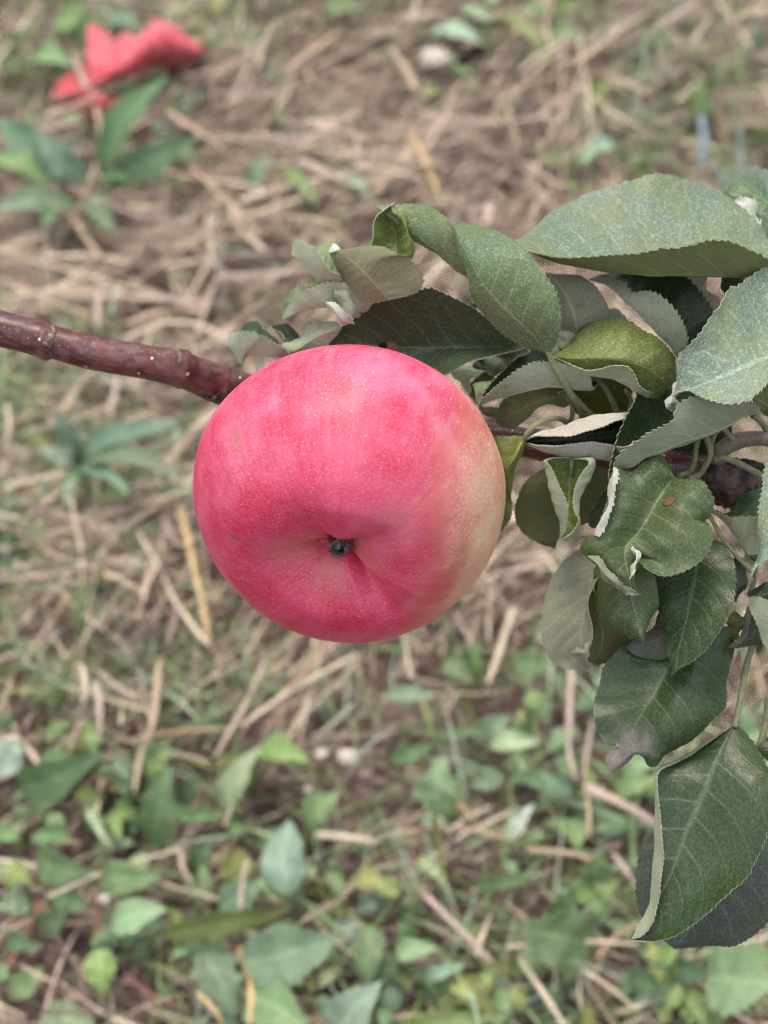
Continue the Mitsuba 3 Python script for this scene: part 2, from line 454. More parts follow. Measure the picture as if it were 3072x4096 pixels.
def weed_part(parent, crop, x0, y0, x1, y1, w, style='green', shape='ovate', h0=.012, h1=None, arch=.16, roll=0.0, fold=.22, label=None):
    """One weed leaf, its base and tip read off the photograph, w its width there."""
    a, b = cv(crop, x0, y0), cv(crop, x1, y1)
    h1 = h0 + .015 if h1 is None else h1
    h0, h1 = h0 + .014, h1 + .016
    p0, p1 = G(*a, h0), G(*b, h1)
    depth = (p0 + p1) @ FWD / 2 - CAM @ FWD
    roll = roll + .32 * math.sin(x0 * 1.7 + y1 * .9)
    width = w * 1.12 * CROP[crop][2] * depth / FPX
    g, uv = weed_blade(p0, p1, width, shape, arch, roll, fold, seed=int(abs(x0 * 7 + y1)), facing=(0, -.45, .9), N=26 if shape not in ('serrate', 'lobed', 'toothed') else 46)
    m, t = shell(g, uv, .0004)
    put(numbered(parent + '__leaf'), m, 'weed_leaf', uv=weed_uv(style, t), label=label)


def weed_stem(parent, crop, pts, w=.0022, style='grass', hs=None):
    q = [G(*cv(crop, x, y), (hs[i] if hs else .012) + .014) for i, (x, y) in enumerate(pts)]
    m, t = tube(q, [w / 2] * len(q), 18, 7)
    put(numbered(parent + '__stem'), m, 'weed_leaf', uv=weed_uv(style, np.stack([t[:, 0] * 0 + .5, t[:, 1] * 0 + .6], 1)))


def plant(name, label, category='weed', group=None):
    k = numbered(name)
    labels[k] = {'label': label, 'category': category, **({'group': group} if group else {})}
    return k


build_ground()


# ------------------------------------------------------------------ trees added outside the frame to close off the low sky
scene['tree_foliage'] = two({'type': 'principled', 'base_color': mikit.proc(lambda p, n, uv: mikit.mix((.030, .052, .020), (.085, .115, .050), mikit.noise(p.x * 9., p.y * 9., p.z * 9.))), 'roughness': 0.55, 'specular': 0.3})


def added_shade_tree(x, y, h, r0, turn, lab):
    k = plant('added_shade_tree', lab, 'tree', 'trees added outside the frame to block low sky')
    to = T().translate([x, y, 0]).rotate([0, 0, 1], turn).scale([r0, r0, h / 2.6])
    for part, mesh, mat in TREE:
        scene[k + '__' + part] = {**mesh, 'to_world': to}


def tree_parts():
    r = np.random.default_rng(77)
    out = []
    m, t = tube([[0, 0, -.05], [.03, .02, .45], [0, .05, 1.0], [.05, 0, 1.9]], [.075, .06, .05, .02], 40, 14)
    out.append(('trunk', mikit.ply(m, 'old_bark', smooth=True, uv=t), None))
    v, f = [], []
    limbs = [np.array([math.cos(a) * r.uniform(.5, .9), math.sin(a) * r.uniform(.5, .9), r.uniform(.9, 2.3)]) for a in np.linspace(0, 25, 34)]
    for c in limbs:
        q = tube([[0, 0, c[2] * .55], c * [.5, .5, .85], c], [.022, .014, .005], 10, 6)[0]
        f.append(np.asarray(q[1]) + sum(len(a) for a in v)); v.append(q[0])
    out.append(('limbs', mikit.ply((np.vstack(v), np.vstack(f)), 'old_bark', smooth=True), None))
    P_, F_ = [], []
    for i in range(5200):
        c = limbs[r.integers(len(limbs))]
        p = c * [r.uniform(.55, 1.1)] * 1 + r.normal(0, .16, 3)
        a, b = r.normal(0, 1, 3), r.normal(0, 1, 3)
        a /= np.linalg.norm(a); b -= a * (a @ b); b /= np.linalg.norm(b)
        n = np.cross(a, b)
        L, w = r.uniform(.05, .085), r.uniform(.018, .026)
        P_ += [p, p + a * L * .5 + b * w + n * .008, p + a * L, p + a * L * .5 - b * w + n * .008]
        F_ += [[4 * i, 4 * i + 1, 4 * i + 2], [4 * i, 4 * i + 2, 4 * i + 3]]
    out.append(('crown', mikit.ply((np.array(P_), np.array(F_)), 'tree_foliage', smooth=False), None))
    return out


TREE = tree_parts()
for x, y, h, r0, turn, lab in ((-3.1, -2.4, 2.7, 1.15, 10, 'unseen apple tree added to block low sky behind the viewer, far left of that row'), (-.9, -2.6, 2.9, 1.2, 80, 'unseen apple tree added to block low sky behind the viewer, second from the left'),
                               (1.4, -2.5, 2.6, 1.1, 150, 'unseen apple tree added to block low sky behind the viewer, third from the left'), (3.5, -2.3, 2.8, 1.2, 200, 'unseen apple tree added to block low sky behind the viewer, far right of that row'),
                               (2.7, .6, 2.7, 1.1, 250, 'unseen apple tree added to block low sky, alone to the right of the viewer'), (-3.0, 3.6, 2.8, 1.15, 300, 'unseen apple tree added to block low sky beyond the straw, leftmost of the far row'),
                               (-.4, 3.9, 2.7, 1.1, 30, 'unseen apple tree added to block low sky beyond the straw, middle of the far row'), (2.1, 3.7, 2.8, 1.2, 120, 'unseen apple tree added to block low sky beyond the straw, rightmost of the far row')):
    added_shade_tree(x, y, h, r0, turn, lab)

# ------------------------------------------------------------------ the apple's form
PROFILE = np.array([(0.0, .43), (.05, .43), (.085, .53), (.14, .61), (.22, .68), (.32, .745), (.42, .775), (.52, .755), (.64, .68), (.79, .50), (.92, .24), (.99, -.02), (1.0, -.16), (.96, -.38),
                    (.85, -.60), (.68, -.74), (.50, -.79), (.34, -.76), (.20, -.66), (.08, -.50), (0.0, -.44)])
PAR0 = [0.0387, 0.0, 0.0, 0.0] + [0.0] * 10


def apple_frame():
    a = -0.84 * FWD - 0.57 * UP - 0.09 * RIGHT      # towards the blossom end
    a /= np.linalg.norm(a)
    e1 = RIGHT - a * (RIGHT @ a); e1 /= np.linalg.norm(e1)
    e2 = np.cross(a, e1)                              # e1: right in the picture, e2: up
    return a, e1, e2


def apple_points(par, N, M):
    """Grid over the apple: N rows from the blossom end to the stalk end, M columns round."""
    a, e1, e2 = apple_frame()
    R = par[0]
    c = P(1394 + 100 * par[1], 1974 + 100 * par[2], 0) + FWD * 0
    w = np.concatenate([[0], np.cumsum(np.linalg.norm(np.diff(PROFILE, axis=0), axis=1))])
    q = np.linspace(0, w[-1], N)
    s, t = PchipInterpolator(w, PROFILE[:, 0])(q), PchipInterpolator(w, PROFILE[:, 1])(q)
    t = t * (1 + par[3])
    ph = np.linspace(0, 2 * np.pi, M)
    S_, Ph = np.meshgrid(s, ph, indexing='ij')
    T_ = t[:, None] * np.ones(M)
    k = par[4:]
    lift = 1 + sum(k[2 * j] * np.cos((j + 1) * Ph) + k[2 * j + 1] * np.sin((j + 1) * Ph) for j in range(3)) * S_ ** 2
    front = np.clip(T_, 0, 1)
    lift = lift + (k[6] * np.cos(Ph) + k[7] * np.sin(Ph) + k[8] * np.cos(2 * Ph) + k[9] * np.sin(2 * Ph)) * front * S_ ** 2

    def lobe(at, width):
        d = (Ph - math.radians(at) + np.pi) % (2 * np.pi) - np.pi
        return np.exp(-(d / math.radians(width)) ** 2)
    near = np.clip((S_ - .05) / .08, 0, 1) * np.exp(-(S_ / .46) ** 3) * (T_ > 0)
    T_ = T_ - near * (.13 * lobe(190, 32) + .15 * lobe(-47, 12) + .05 * lobe(35, 18) + .05 * lobe(120, 22)) + near * (.04 * lobe(-95, 22) + .09 * lobe(88, 50))
    return c + R * (a * T_[..., None] + (S_ * lift)[..., None] * (e1 * np.cos(Ph)[..., None] + e2 * np.sin(Ph)[..., None]))

# ------------------------------------------------------------------ the apple
APPLE_PAR = [0.03959, -0.02055, 0.40567, -0.17522, -0.00049, -0.00069, -0.00345, -0.00263, -0.00706, 0.00325, -0.00111, -3e-05, 0.00244, 0.00172]
A_AX, A_E1, A_E2 = apple_frame()
A_C = P(1394 + 100 * APPLE_PAR[1], 1974 + 100 * APPLE_PAR[2], 0)
A_R = APPLE_PAR[0]


def apple_color(p, n, uv):
    d = [p.x - float(A_C[0]), p.y - float(A_C[1]), p.z - float(A_C[2])]
    ax, e1, e2 = ([sum(d[i] * float(w[i]) for i in range(3)) / A_R for w in (A_AX, A_E1, A_E2)])
    s = dr.sqrt(dr.square(e1) + dr.square(e2)) + 1e-5
    cx, cy = e1 / s, e2 / s
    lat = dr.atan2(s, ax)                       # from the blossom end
    # streaks run from end to end of the fruit
    def streak(f, l, k):
        return mikit.noise(cx * f + 40.0, cy * f + 40.0, lat * l + k)
    wob = mikit.fbm(e1 * 3.0 + 9.0, e2 * 3.0, ax * 3.0, 3)
    sf = 0.6 * streak(26.0, 2.2, 3.0) + 0.4 * streak(60.0, 3.5, 8.0)
    fine = mikit.noise(p.x * 3600.0, p.y * 3600.0, p.z * 3600.0)
    fine2 = mikit.noise(p.x * 1700.0, p.y * 1700.0, p.z * 1700.0)
    speck = 0.5 * fine + 0.5 * fine2
    side = e1 * 0.95 - e2 * 0.10 + ax * 0.08      # towards the side that was turned from the sun
    cover = 1.0 - mikit.smoothstep(0.26, 1.24, side - 0.06 + 0.50 * (wob - 0.5) + 0.16 * (sf - 0.5))
    cover = dr.clip(cover + 0.95 * (speck - 0.5) * mikit.smoothstep(0.02, 0.4, 1.0 - cover) + 0.26 * (sf - 0.5) * (1 - dr.abs(2 * cover - 1)), 0, 1)
    base = mikit.mix((.73, .60, .29), (.76, .68, .41), wob)
    base = mikit.mix(base, mi.Color3f(.42, .42, .16), 0.55 * mikit.smoothstep(0.62, 0.80, dr.square(s) * 0 + mikit.fbm(e1 * 4., e2 * 4. + 7., ax * 4., 2)))
    red = mikit.mix((.55, .020, .068), (.68, .095, .185), mikit.smoothstep(0.32, 0.70, 0.55 * wob + 0.30 * mikit.fbm(e1 * 7., e2 * 7., ax * 7. + 4., 3) + 0.15 * sf))
    red = mikit.mix(red, mi.Color3f(.70, .20, .32), 0.40 * mikit.smoothstep(0.30, 1.0, speck)) * (0.90 + 0.20 * fine)
    # pale waxy blotches and streaks; the stalk-half weighting also paints sky light on top
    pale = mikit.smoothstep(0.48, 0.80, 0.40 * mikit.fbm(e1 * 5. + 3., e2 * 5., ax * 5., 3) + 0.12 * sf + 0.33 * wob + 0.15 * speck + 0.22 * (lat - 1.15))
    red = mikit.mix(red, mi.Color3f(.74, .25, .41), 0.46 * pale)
    c = mikit.mix(base, red, cover)
    # green-yellow skin down in the basin, in streaks between the folds
    lob = mikit.smoothstep(0.30, 0.80, mikit.noise(cx * 2.3 + 11.0, cy * 2.3 + 5.0, 2.0) + 0.10 * (streak(30., 1., 5.) - 0.5))
    bas = (1.0 - mikit.smoothstep(0.10, 0.40, s + 0.10 * (sf - 0.5))) * mikit.smoothstep(0.0, 0.2, ax)
    c = mikit.mix(c, mi.Color3f(.46, .31, .18), bas * (0.02 + 0.26 * lob))
    hol = dr.exp(-(dr.square((e1 + .25) / .15) + dr.square((e2 - .01) / .10))) * mikit.smoothstep(0.2, 0.5, ax)
    c = mikit.mix(c, mi.Color3f(.42, .28, .15), hol * (0.25 + 0.40 * streak(34., 1., 5.)))
    # lenticels
    d1, _, r1 = mikit.voronoi(e1 * 17.0 + 3.0 * ax, e2 * 17.0 - 4.0 * ax)
    c = mikit.mix(c, mi.Color3f(.80, .50, .42), (1.0 - mikit.smoothstep(0.02, 0.05 + 0.04 * r1, d1)) * dr.select(r1 > 0.55, 0.75, 0.0))
    d2, _, r2 = mikit.voronoi(e1 * 9.0 + 5.0, e2 * 9.0 + ax)
    c = mikit.mix(c, mi.Color3f(.10, .035, .03), dr.select((d2 < 0.022) & (r2 > 0.86), 0.7, 0.0))
    # three small bruised marks
    for (bx, by, br, col, w) in ((-.64, .60, .060, (.40, .17, .14), .55), (-.64, .08, .045, (.26, .09, .10), .5), (.11, .12, .050, (.33, .20, .13), .65)):
        m = dr.exp(-(dr.square(e1 - bx) + dr.square((e2 - by) * 1.2)) / (br * br) * (0.6 + 0.8 * fine2))
        c = mikit.mix(c, mi.Color3f(*col), w * m * mikit.smoothstep(-0.2, 0.1, ax))
    return c


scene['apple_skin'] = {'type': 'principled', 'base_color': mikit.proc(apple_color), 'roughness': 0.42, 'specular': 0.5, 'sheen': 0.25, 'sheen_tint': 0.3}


def build_apple():
    N, M = 240, 361
    v = apple_points(APPLE_PAR, N, M)
    lump = meshkit.fbm(v * 55, 3, 4)[..., None] - .5
    rad = v - A_C
    # small dents where the skin is marked
    loc = np.stack([rad @ A_E1, rad @ A_E2, rad @ A_AX], -1) / A_R
    dent = sum(w * np.exp(-((loc[..., 0] - x) ** 2 + (loc[..., 1] - y) ** 2) / r ** 2) for x, y, r, w in ((-.64, .60, .07, .007), (-.64, .08, .05, .006), (.11, .12, .06, .010))) * (loc[..., 2] > 0)
    env = np.clip((np.linalg.norm(loc[..., :2], axis=-1) - .08) / .2, 0, 1)[..., None]
    v = A_C + rad * (1 + .010 * lump * env - dent[..., None])
    v[:, -1] = v[:, 0]
    n = normals(v)
    n[:, 0] = n[:, -1] = (n[:, 1] + n[:, -2]) / 2
    n[0], n[-1] = A_AX, -A_AX
    n /= np.linalg.norm(n, axis=2, keepdims=True)
    if ((n * (v - A_C)).sum(-1)).mean() < 0:
        n = -n
        n[0], n[-1] = A_AX, -A_AX
    f = quads(N, M)
    fn = np.cross(v.reshape(-1, 3)[f[:, 1]] - v.reshape(-1, 3)[f[:, 0]], v.reshape(-1, 3)[f[:, 2]] - v.reshape(-1, 3)[f[:, 0]])
    if (fn * (v.reshape(-1, 3)[f[:, 0]] - A_C)).sum() < 0:
        f = f[:, ::-1]
    path = meshkit.write_ply((v.reshape(-1, 3), f), smooth=False, normals=n.reshape(-1, 3))
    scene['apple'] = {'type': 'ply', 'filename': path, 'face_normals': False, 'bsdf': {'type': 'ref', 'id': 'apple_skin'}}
    tag('apple', 'ripe red and pink apple with a cream cheek, its dark blossom end facing the viewer', 'apple')
    # dried blossom end: five shrivelled sepals round a tuft of stamens
    floor = A_C + A_AX * A_R * .50 * (1 + APPLE_PAR[3])
    r = np.random.default_rng(4)
    for i in range(6):
        a = i / 6 * 2 * math.pi + .4
        d = A_E1 * math.cos(a) + A_E2 * math.sin(a)
        s = np.cross(A_AX, d)
        b = floor + d * .0014
        L = r.uniform(.0030, .0048)
        mid = [b + A_AX * L * .5 + d * .0003, b + A_AX * L * .9 + d * r.uniform(-.0008, .0009) + s * r.uniform(-.0008, .0008)]
        tip = b + A_AX * L * r.uniform(.85, 1.15) + d * r.uniform(-.0004, .0016) + s * r.uniform(-.001, .001)
        w = .0011
        g, uv = loft(b, tip, [[mid[0] - s * w + d * .0004, mid[1] - s * w * .8], mid, [mid[0] + s * w + d * .0005, mid[1] + s * w * .7]], 1, 18, 7)
        g = g + (meshkit.noise(g * 1500, i)[..., None] - .5) * .0009
        m, t = shell(g, uv, .0003)
        put(numbered('apple__sepal'), m, 'sepal_skin', uv=t, label='dry grey shrivelled sepal in the basin of the apple' if i == 0 else None)
    st = Many()
    for i in range(16):
        a, q = r.uniform(0, 6.28), r.uniform(0, .0014)
        b = floor + (A_E1 * math.cos(a) + A_E2 * math.sin(a)) * q - A_AX * .001
        e = b + A_AX * r.uniform(.002, .0042) + (A_E1 * math.cos(a) + A_E2 * math.sin(a)) * r.uniform(0, .0022)
        m, t = tube([b, (b + e) / 2 + r.normal(0, .0003, 3), e], [.00016, .00014, .00024], 8, 5)
        st.add(m, t)
    m, t = st.get()
    put('apple__stamens', m, 'stamen_skin', uv=t, kind='stuff')
    # stalk, from the cavity behind to the twig
    top = A_C - A_AX * A_R * .44 * (1 + APPLE_PAR[3])
    m, t = tube([top + A_AX * .002, top - A_AX * .006, P(1330, 1672, 44), P(1390, 1658, 46)], [.0012, .0011, .0011, .0016], 24, 9)
    put('apple__stalk', m, 'spur_skin', uv=t)


scene['sepal_skin'] = two({'type': 'principled', 'base_color': mikit.proc(lambda p, n, uv: mikit.mix((.035, .030, .030), (.24, .22, .22), mikit.noise(p.x * 1700., p.y * 1700., p.z * 1700.))), 'roughness': 0.9, 'specular': 0.1})
scene['stamen_skin'] = {'type': 'principled', 'base_color': {'type': 'rgb', 'value': [.035, .026, .02]}, 'roughness': 0.9, 'specular': 0.1}
build_apple()

# ------------------------------------------------------------------ the branch
BR = 'apple_branch'
labels[BR] = {'label': 'reddish brown apple twig with pale dots, curled grey green leaves crowded on its right end', 'category': 'branch'}
NODES = [(205, 1368, .0010), (711, 1470, .0009), (850, 1560, .0010), (2250, 1800, .0008)]


def build_branch():
    pts = [(-420, 1215, 22), (-200, 1262, 21), (0, 1314, 20), (205, 1366, 18), (374, 1411, 19), (603, 1452, 22), (711, 1474, 25), (844, 1522, 32), (1100, 1590, 42), (1390, 1658, 47), (1700, 1715, 45),
           (2101, 1772, 34), (2427, 1822, 29), (2719, 1872, 26), (2884, 1905, 27), (3060, 1945, 29), (3300, 1990, 32), (3600, 2050, 40)]
    rad = [.0050, .0049, .0048, .0043, .0046, .0045, .0048, .0049, .0044, .0042, .0042, .0041, .0042, .0044, .0049, .0050, .0052, .0055]
    node_pts = [P(x, y, 20) for x, y, _ in NODES]

    def bump(s, th, r, c):
        out = r.copy()
        p = np.stack([s * 260, np.cos(th) * 2, np.sin(th) * 2], -1)
        out += .00022 * (meshkit.fbm(p * .6, 3, 2) - .5)
        for q, (x, y, h) in zip(node_pts, NODES):
            th0 = x * .37
            i = np.argmin(np.linalg.norm((c - q) @ np.stack([RIGHT, UP], 1), axis=1))
            ds = s - s[i, 0]
            out += h * np.exp(-(ds / .0016) ** 2) * np.clip(.25 + .75 * np.cos(th - th0), 0, 1) + h * .3 * np.exp(-((ds + .003) / .0035) ** 2)
            ring = .5 + .5 * np.sin(th * 2 + 7 * x)
            out += .00030 * np.exp(-((ds - .0010 * np.sin(th * 2)) / .00035) ** 2) * (.2 + ring) - .00030 * np.exp(-((ds - .0011 - .0008 * np.sin(th * 2)) / .0004) ** 2)
        return out
    m, t = tube([P(*q) for q in pts], rad, 760, 40, bump)
    put(BR + '__twig', m, 'twig_bark', uv=t)
    scars = [([(345, 205, 15.9), (357, 248, 14.1), (340, 288, 13.5), (313, 306, 13.4)], .00055, 'spur_skin'), ([(352, 305, 13.5), (338, 345, 13.6), (336, 400, 15.0)], .00055, 'old_bark'), ([(318, 335, 13.5), (290, 318, 13.5), (262, 300, 13.7)], .00060, 'spur_skin'),
             ([(1135, 352, 24.0), (1170, 366, 22.4), (1192, 395, 21.2), (1194, 430, 20.3), (1180, 458, 20.1)], .00060, 'spur_skin'), ([(1160, 362, 22.6), (1182, 405, 20.8)], .00055, 'old_bark'),
             ([(1340, 672, 29.0), (1400, 697, 30.0), (1462, 648, 27.5)], .00070, 'old_bark')]
    for q, r, mat in scars:
        m, t = tube([P(*cv('kb', x, y), z) for x, y, z in q], [r * .5] + [r] * (len(q) - 2) + [r * .5], 40, 8, lambda s, th, rr, c: rr * (.6 + .9 * meshkit.noise(c * 1800, 2))[:, None])
        put(numbered(BR + '__bud_scar'), m, mat, uv=t)
    # the swollen knob that the leaf cluster and the fruiting spur grow from
    kn = [P(*cv('k8', x, y), z) for x, y, z in ((620, 1020, 27), (850, 1120, 24), (1050, 1150, 21), (1280, 1200, 21), (1600, 1230, 25), (1800, 1260, 28))]
    m, t = tube(kn, [.0030, .0058, .0066, .0068, .0062, .0056], 120, 40, lambda s, th, r, c: r * (1 + .22 * (meshkit.fbm(np.stack([s * 320, np.cos(th) * 2.2, np.sin(th) * 2.2], -1), 4, 9) - .5)
                                                                                        + .07 * np.sin(s * 2400)))
    put(BR + '__knob', m, 'old_bark', uv=t, label='dark wrinkled knob of wood at the right among the leaf stalks')
    sp = [P(*cv('k8', x, y), z) for x, y, z in ((1000, 900, 20), (960, 780, 17), (1080, 650, 16), (1300, 560, 17), (1500, 540, 18), (1760, 560, 20))]
    m, t = tube(sp, [.0022, .0024, .0022, .0021, .0019, .0019], 90, 20, lambda s, th, r, c: r * (1 + .3 * (meshkit.fbm(np.stack([s * 500, np.cos(th) * 2, np.sin(th) * 2], -1), 3, 6) - .5)))
    put(BR + '__spur', m, 'spur_skin', uv=t, label='pale grey brown fruit spur rising from the knob')
    pet = [
        ('k8', [(770, 470, 12), (830, 640, 13), (850, 770, 13), (770, 940, 14), (680, 1060, 15), (540, 1110, 14)], .00078),
        ('k8', [(680, 500, 15), (650, 680, 15), (620, 900, 15), (550, 1010, 16), (400, 1070, 15)], .00066),
        ('k8', [(1030, 380, 12), (930, 450, 13), (880, 560, 14), (850, 700, 16)], .00060),
        ('k8', [(920, 840, 14), (1050, 820, 12), (1200, 870, 11), (1400, 970, 9), (1660, 1120, 5)], .00082),
        ('k8', [(1640, 420, 16), (1560, 300, 14), (1450, 210, 13)], .00080),
        ('k8', [(1020, 380, 13), (1100, 480, 13), (1190, 590, 16)], .00066),
        ('k4', [(980, 230, 13), (1060, 310, 14), (1130, 390, 16), (1215, 470, 20)], .00062),
        ('k4', [(1000, 290, 14), (1015, 400, 17), (1000, 520, 22)], .00060),
        ('k4', [(1150, 110, 14), (1250, 170, 16), (1320, 270, 18), (1390, 430, 22)], .00066),
        ('k5', [(440, 130, 14), (480, 210, 18), (470, 330, 22)], .00055),
        ('k5', [(1100, 1130, 12), (1180, 1250, 9), (1300, 1450, 6), (1440, 1610, 6), (1530, 1690, 6)], .00055),
        ('k6', [(1660, 1180, 14), (1640, 1350, 14), (1600, 1520, 14)], .00075),
        ('k6', [(1590, 200, 16), (1560, 400, 16), (1530, 480, 15)], .0006),
    ]
    for crop, q, r in pet:
        m, t = tube([P(*cv(crop, x, y), z) for x, y, z in q], [r * 1.15] + [r] * (len(q) - 2) + [r * 1.25], 40, 12)
        put(numbered(BR + '__petiole'), m, 'petiole_skin', uv=t)


build_branch()

# ------------------------------------------------------------------ the leaves of the branch
LN = [0]


def leaf(style, face, crop, base, tip, rails, mid, teeth=30, amp=.00042, N=150, M=21, wavy=.0006, quilt=.00016, thick=.00028, bsdf='leaf_skin', label=None, petiole=None, spots=()):
    """One leaf. base, tip and every rail point: (x, y, dz); rails in order across, the left one first when looking from base to tip."""
    def q(a):
        return P(*cv(crop if len(a) == 3 else a[3], a[0], a[1]), a[2])
    k = LN[0]
    LN[0] += 1
    g, uv = loft(q(base), q(tip), [[q(a) for a in r] for r in rails], mid, N, M)
    u, v = uv[..., 0], uv[..., 1]
    n = normals(g)
    r = np.random.default_rng(100 + k)
    f = r.uniform(0, 6.28, 4)
    env = np.sin(np.pi * u) ** .5
    g = g + n * (env * (wavy * np.abs(v) * np.sin(u * r.uniform(9, 15) + f[0] + 1.3 * np.sign(v)) + wavy * .8 * (meshkit.fbm(g * 160 + k, 2, k) - .5) * 2
                        + quilt * np.sin((u * 8.5 - np.abs(v) * 1.6) * 2 * np.pi + f[2]) * np.abs(np.sin(np.pi * np.abs(v)))))[..., None]
    for _ in range(5):
        g[1:-1, 1:-1] = .5 * g[1:-1, 1:-1] + .125 * (g[2:, 1:-1] + g[:-2, 1:-1] + g[1:-1, 2:] + g[1:-1, :-2])
    # teeth: forward-pointing, along both margins
    if amp > 0:
        saw = (u[:, 0] * teeth + .25 * np.sin(u[:, 0] * 23 + f[1])) % 1.0
        h = (.15 + saw ** 1.3) * 1.35 * amp * np.clip(np.sin(np.pi * u[:, 0]) * 4, 0, 1) * (.7 + .6 * meshkit.noise(np.stack([u[:, 0] * 40, 0 * saw, 0 * saw + k], -1), 1))
        for e, i in ((0, 1), (g.shape[1] - 1, g.shape[1] - 2)):
            o = g[:, e] - g[:, i]
            o = o / np.maximum(np.linalg.norm(o, axis=1, keepdims=True), 1e-9)
            al = np.gradient(g[:, e], axis=0)
            al = al / np.maximum(np.linalg.norm(al, axis=1, keepdims=True), 1e-9)
            g[:, e] = g[:, e] + (o + .5 * al) * h[:, None]
    m, t = shell(g, uv, thick, 1.0 if face == 'u' else -1.0)
    if bsdf == 'leaf_skin':
        t = t + np.array([STYLES.index(style) * 200.0 + 2.0 * k, 0])
    key = numbered(BR + '__leaf')
    put(key, m, bsdf, uv=t, label=label)
    if petiole:
        pts, rr = petiole
        m, t = tube([q(a) for a in pts], [rr * .85] + [rr] * (len(pts) - 2) + [rr * 1.3], 40, 12)
        put(key + '__petiole', m, 'petiole_skin', uv=t)
    return key, g


# 1 big boat-shaped leaf, top right
leaf('boat', 'u', 'S', (3110, 1062, 10), (2058, 966, 6), [
    [(3064, 1040, -3), (2979, 1001, -6), (2893, 968, -8), (2813, 968, -8), (2775, 978, -8), (2632, 999, -7), (2518, 1023, -6), (2347, 1035, -4), (2230, 1026, -1), (2157, 1012, 2), (2107, 1000, 4)],
    [(3050, 1104, 4), (2860, 1104, 0), (2705, 1098, -1), (2500, 1096, 0), (2300, 1066, 3), (2180, 1030, 5)],
    [(3050, 1040, 12), (2860, 1035, 10), (2600, 1030, 10), (2350, 1010, 9), (2180, 990, 8)],
    [(3080, 992, 18), (3031, 897, 21), (2950, 816, 23), (2851, 754, 24), (2775, 735, 24), (2642, 702, 24), (2561, 721, 24), (2452, 752, 23), (2357, 773, 22), (2300, 797, 21), (2207, 849, 18), (2157, 900, 14), (2094, 950, 9)],
], 1, teeth=38, amp=.0005, M=31, N=240, quilt=.00018, label='broad boat-shaped leaf at the top right, one margin folded up to show its green underside')
# 2 upright oval leaf above the cluster
leaf('grey', 'u', 'k2', (985, 1690, 2), (125, 545, 9), [
    [(860, 1650, 4), (760, 1620, 5), (560, 1480, 5), (430, 1345, 4), (320, 1225, 3), (268, 1090, 2), (245, 960, 3), (200, 760, 5), (158, 640, 8)],
    [(900, 1590, 1), (790, 1470, -1), (600, 1290, -2), (430, 1110, -2), (320, 920, -1), (230, 740, 3)],
    [(1030, 1620, 0), (1072, 1480, -4), (1080, 1350, -6), (1060, 1230, -7), (1010, 1090, -7), (920, 970, -6), (800, 830, -4), (690, 740, -1), (600, 670, 2), (500, 610, 4), (400, 570, 6), (270, 540, 8)],
], 1, teeth=34, amp=.0005, label='grey green oval leaf standing above the cluster on a long stalk',
     petiole=([(975, 1670, 2), (1050, 1830, 3), (1150, 2000, 7), (1240, 2140, 14), (1290, 2250, 24)], .00085))
# 3 pale twisted leaf behind it
leaf('pale', 'u', 'k1', (1680, 640, 16), (992, 125, 12), [
    [(1600, 545, 20), (1420, 420, 19), (1200, 262, 18), (1050, 170, 16)],
    [(1590, 575, 13), (1500, 500, 12), (1420, 432, 11), (1300, 335, 10), (1195, 258, 10), (1050, 165, 11)],
    [(1640, 560, 12), (1575, 450, 10), (1545, 360, 9), (1510, 260, 8), (1450, 190, 8), (1330, 120, 8), (1250, 112, 9), (1130, 128, 11)],
], 1, teeth=26, amp=.0003, label='pale grey green leaf with a brown spot and a pointed tip')
# 4 small upright cupped leaf
leaf('yellow', 'u', 'k1', (1140, 520, 12), (1122, 98, 10), [
    [(1000, 470, 9), (966, 395, 8), (966, 330, 8), (1000, 230, 8), (1045, 160, 8), (1085, 118, 9)],
    [(1140, 430, 13), (1135, 320, 14), (1115, 220, 13), (1105, 140, 11)],
    [(1215, 480, 8), (1222, 400, 7), (1218, 320, 6), (1200, 250, 6), (1170, 195, 7), (1125, 170, 8), (1105, 130, 9)],
    [(1230, 480, 10), (1240, 420, 10), (1232, 330, 9), (1210, 250, 8), (1180, 190, 8), (1130, 160, 9), (1112, 120, 10)],
], 1, teeth=22, amp=.0003, label='small yellow green cupped leaf standing upright')
# 5 leaf showing its veined underside
leaf('brown', 'l', 'k1', (1085, 748, 2), (695, 425, 7), [
    [(960, 752, 4), (880, 702, 5), (800, 640, 6), (760, 570, 6), (735, 480, 6)],
    [(1010, 660, 1), (920, 560, 0), (830, 480, 2), (760, 435, 4)],
    [(1180, 722, 2), (1262, 690, 2), (1302, 640, 1), (1302, 570, 0), (1262, 520, -1), (1210, 480, -2), (1160, 450, -3), (1100, 422, -2), (1000, 404, 0), (900, 406, 2), (790, 414, 4), (735, 405, 6)],
], 1, teeth=28, amp=.0005, label='olive brown leaf turned so that its veined underside shows')
leaf('white', 'l', 'k1', (765, 410, 5), (688, 430, 8), [[(740, 420, 4), (712, 432, 5)], [(735, 400, 5), (715, 405, 6)], [(735, 380, 7), (720, 374, 8)]], 1, teeth=5, amp=.0001, N=30, M=9, wavy=0, quilt=0)
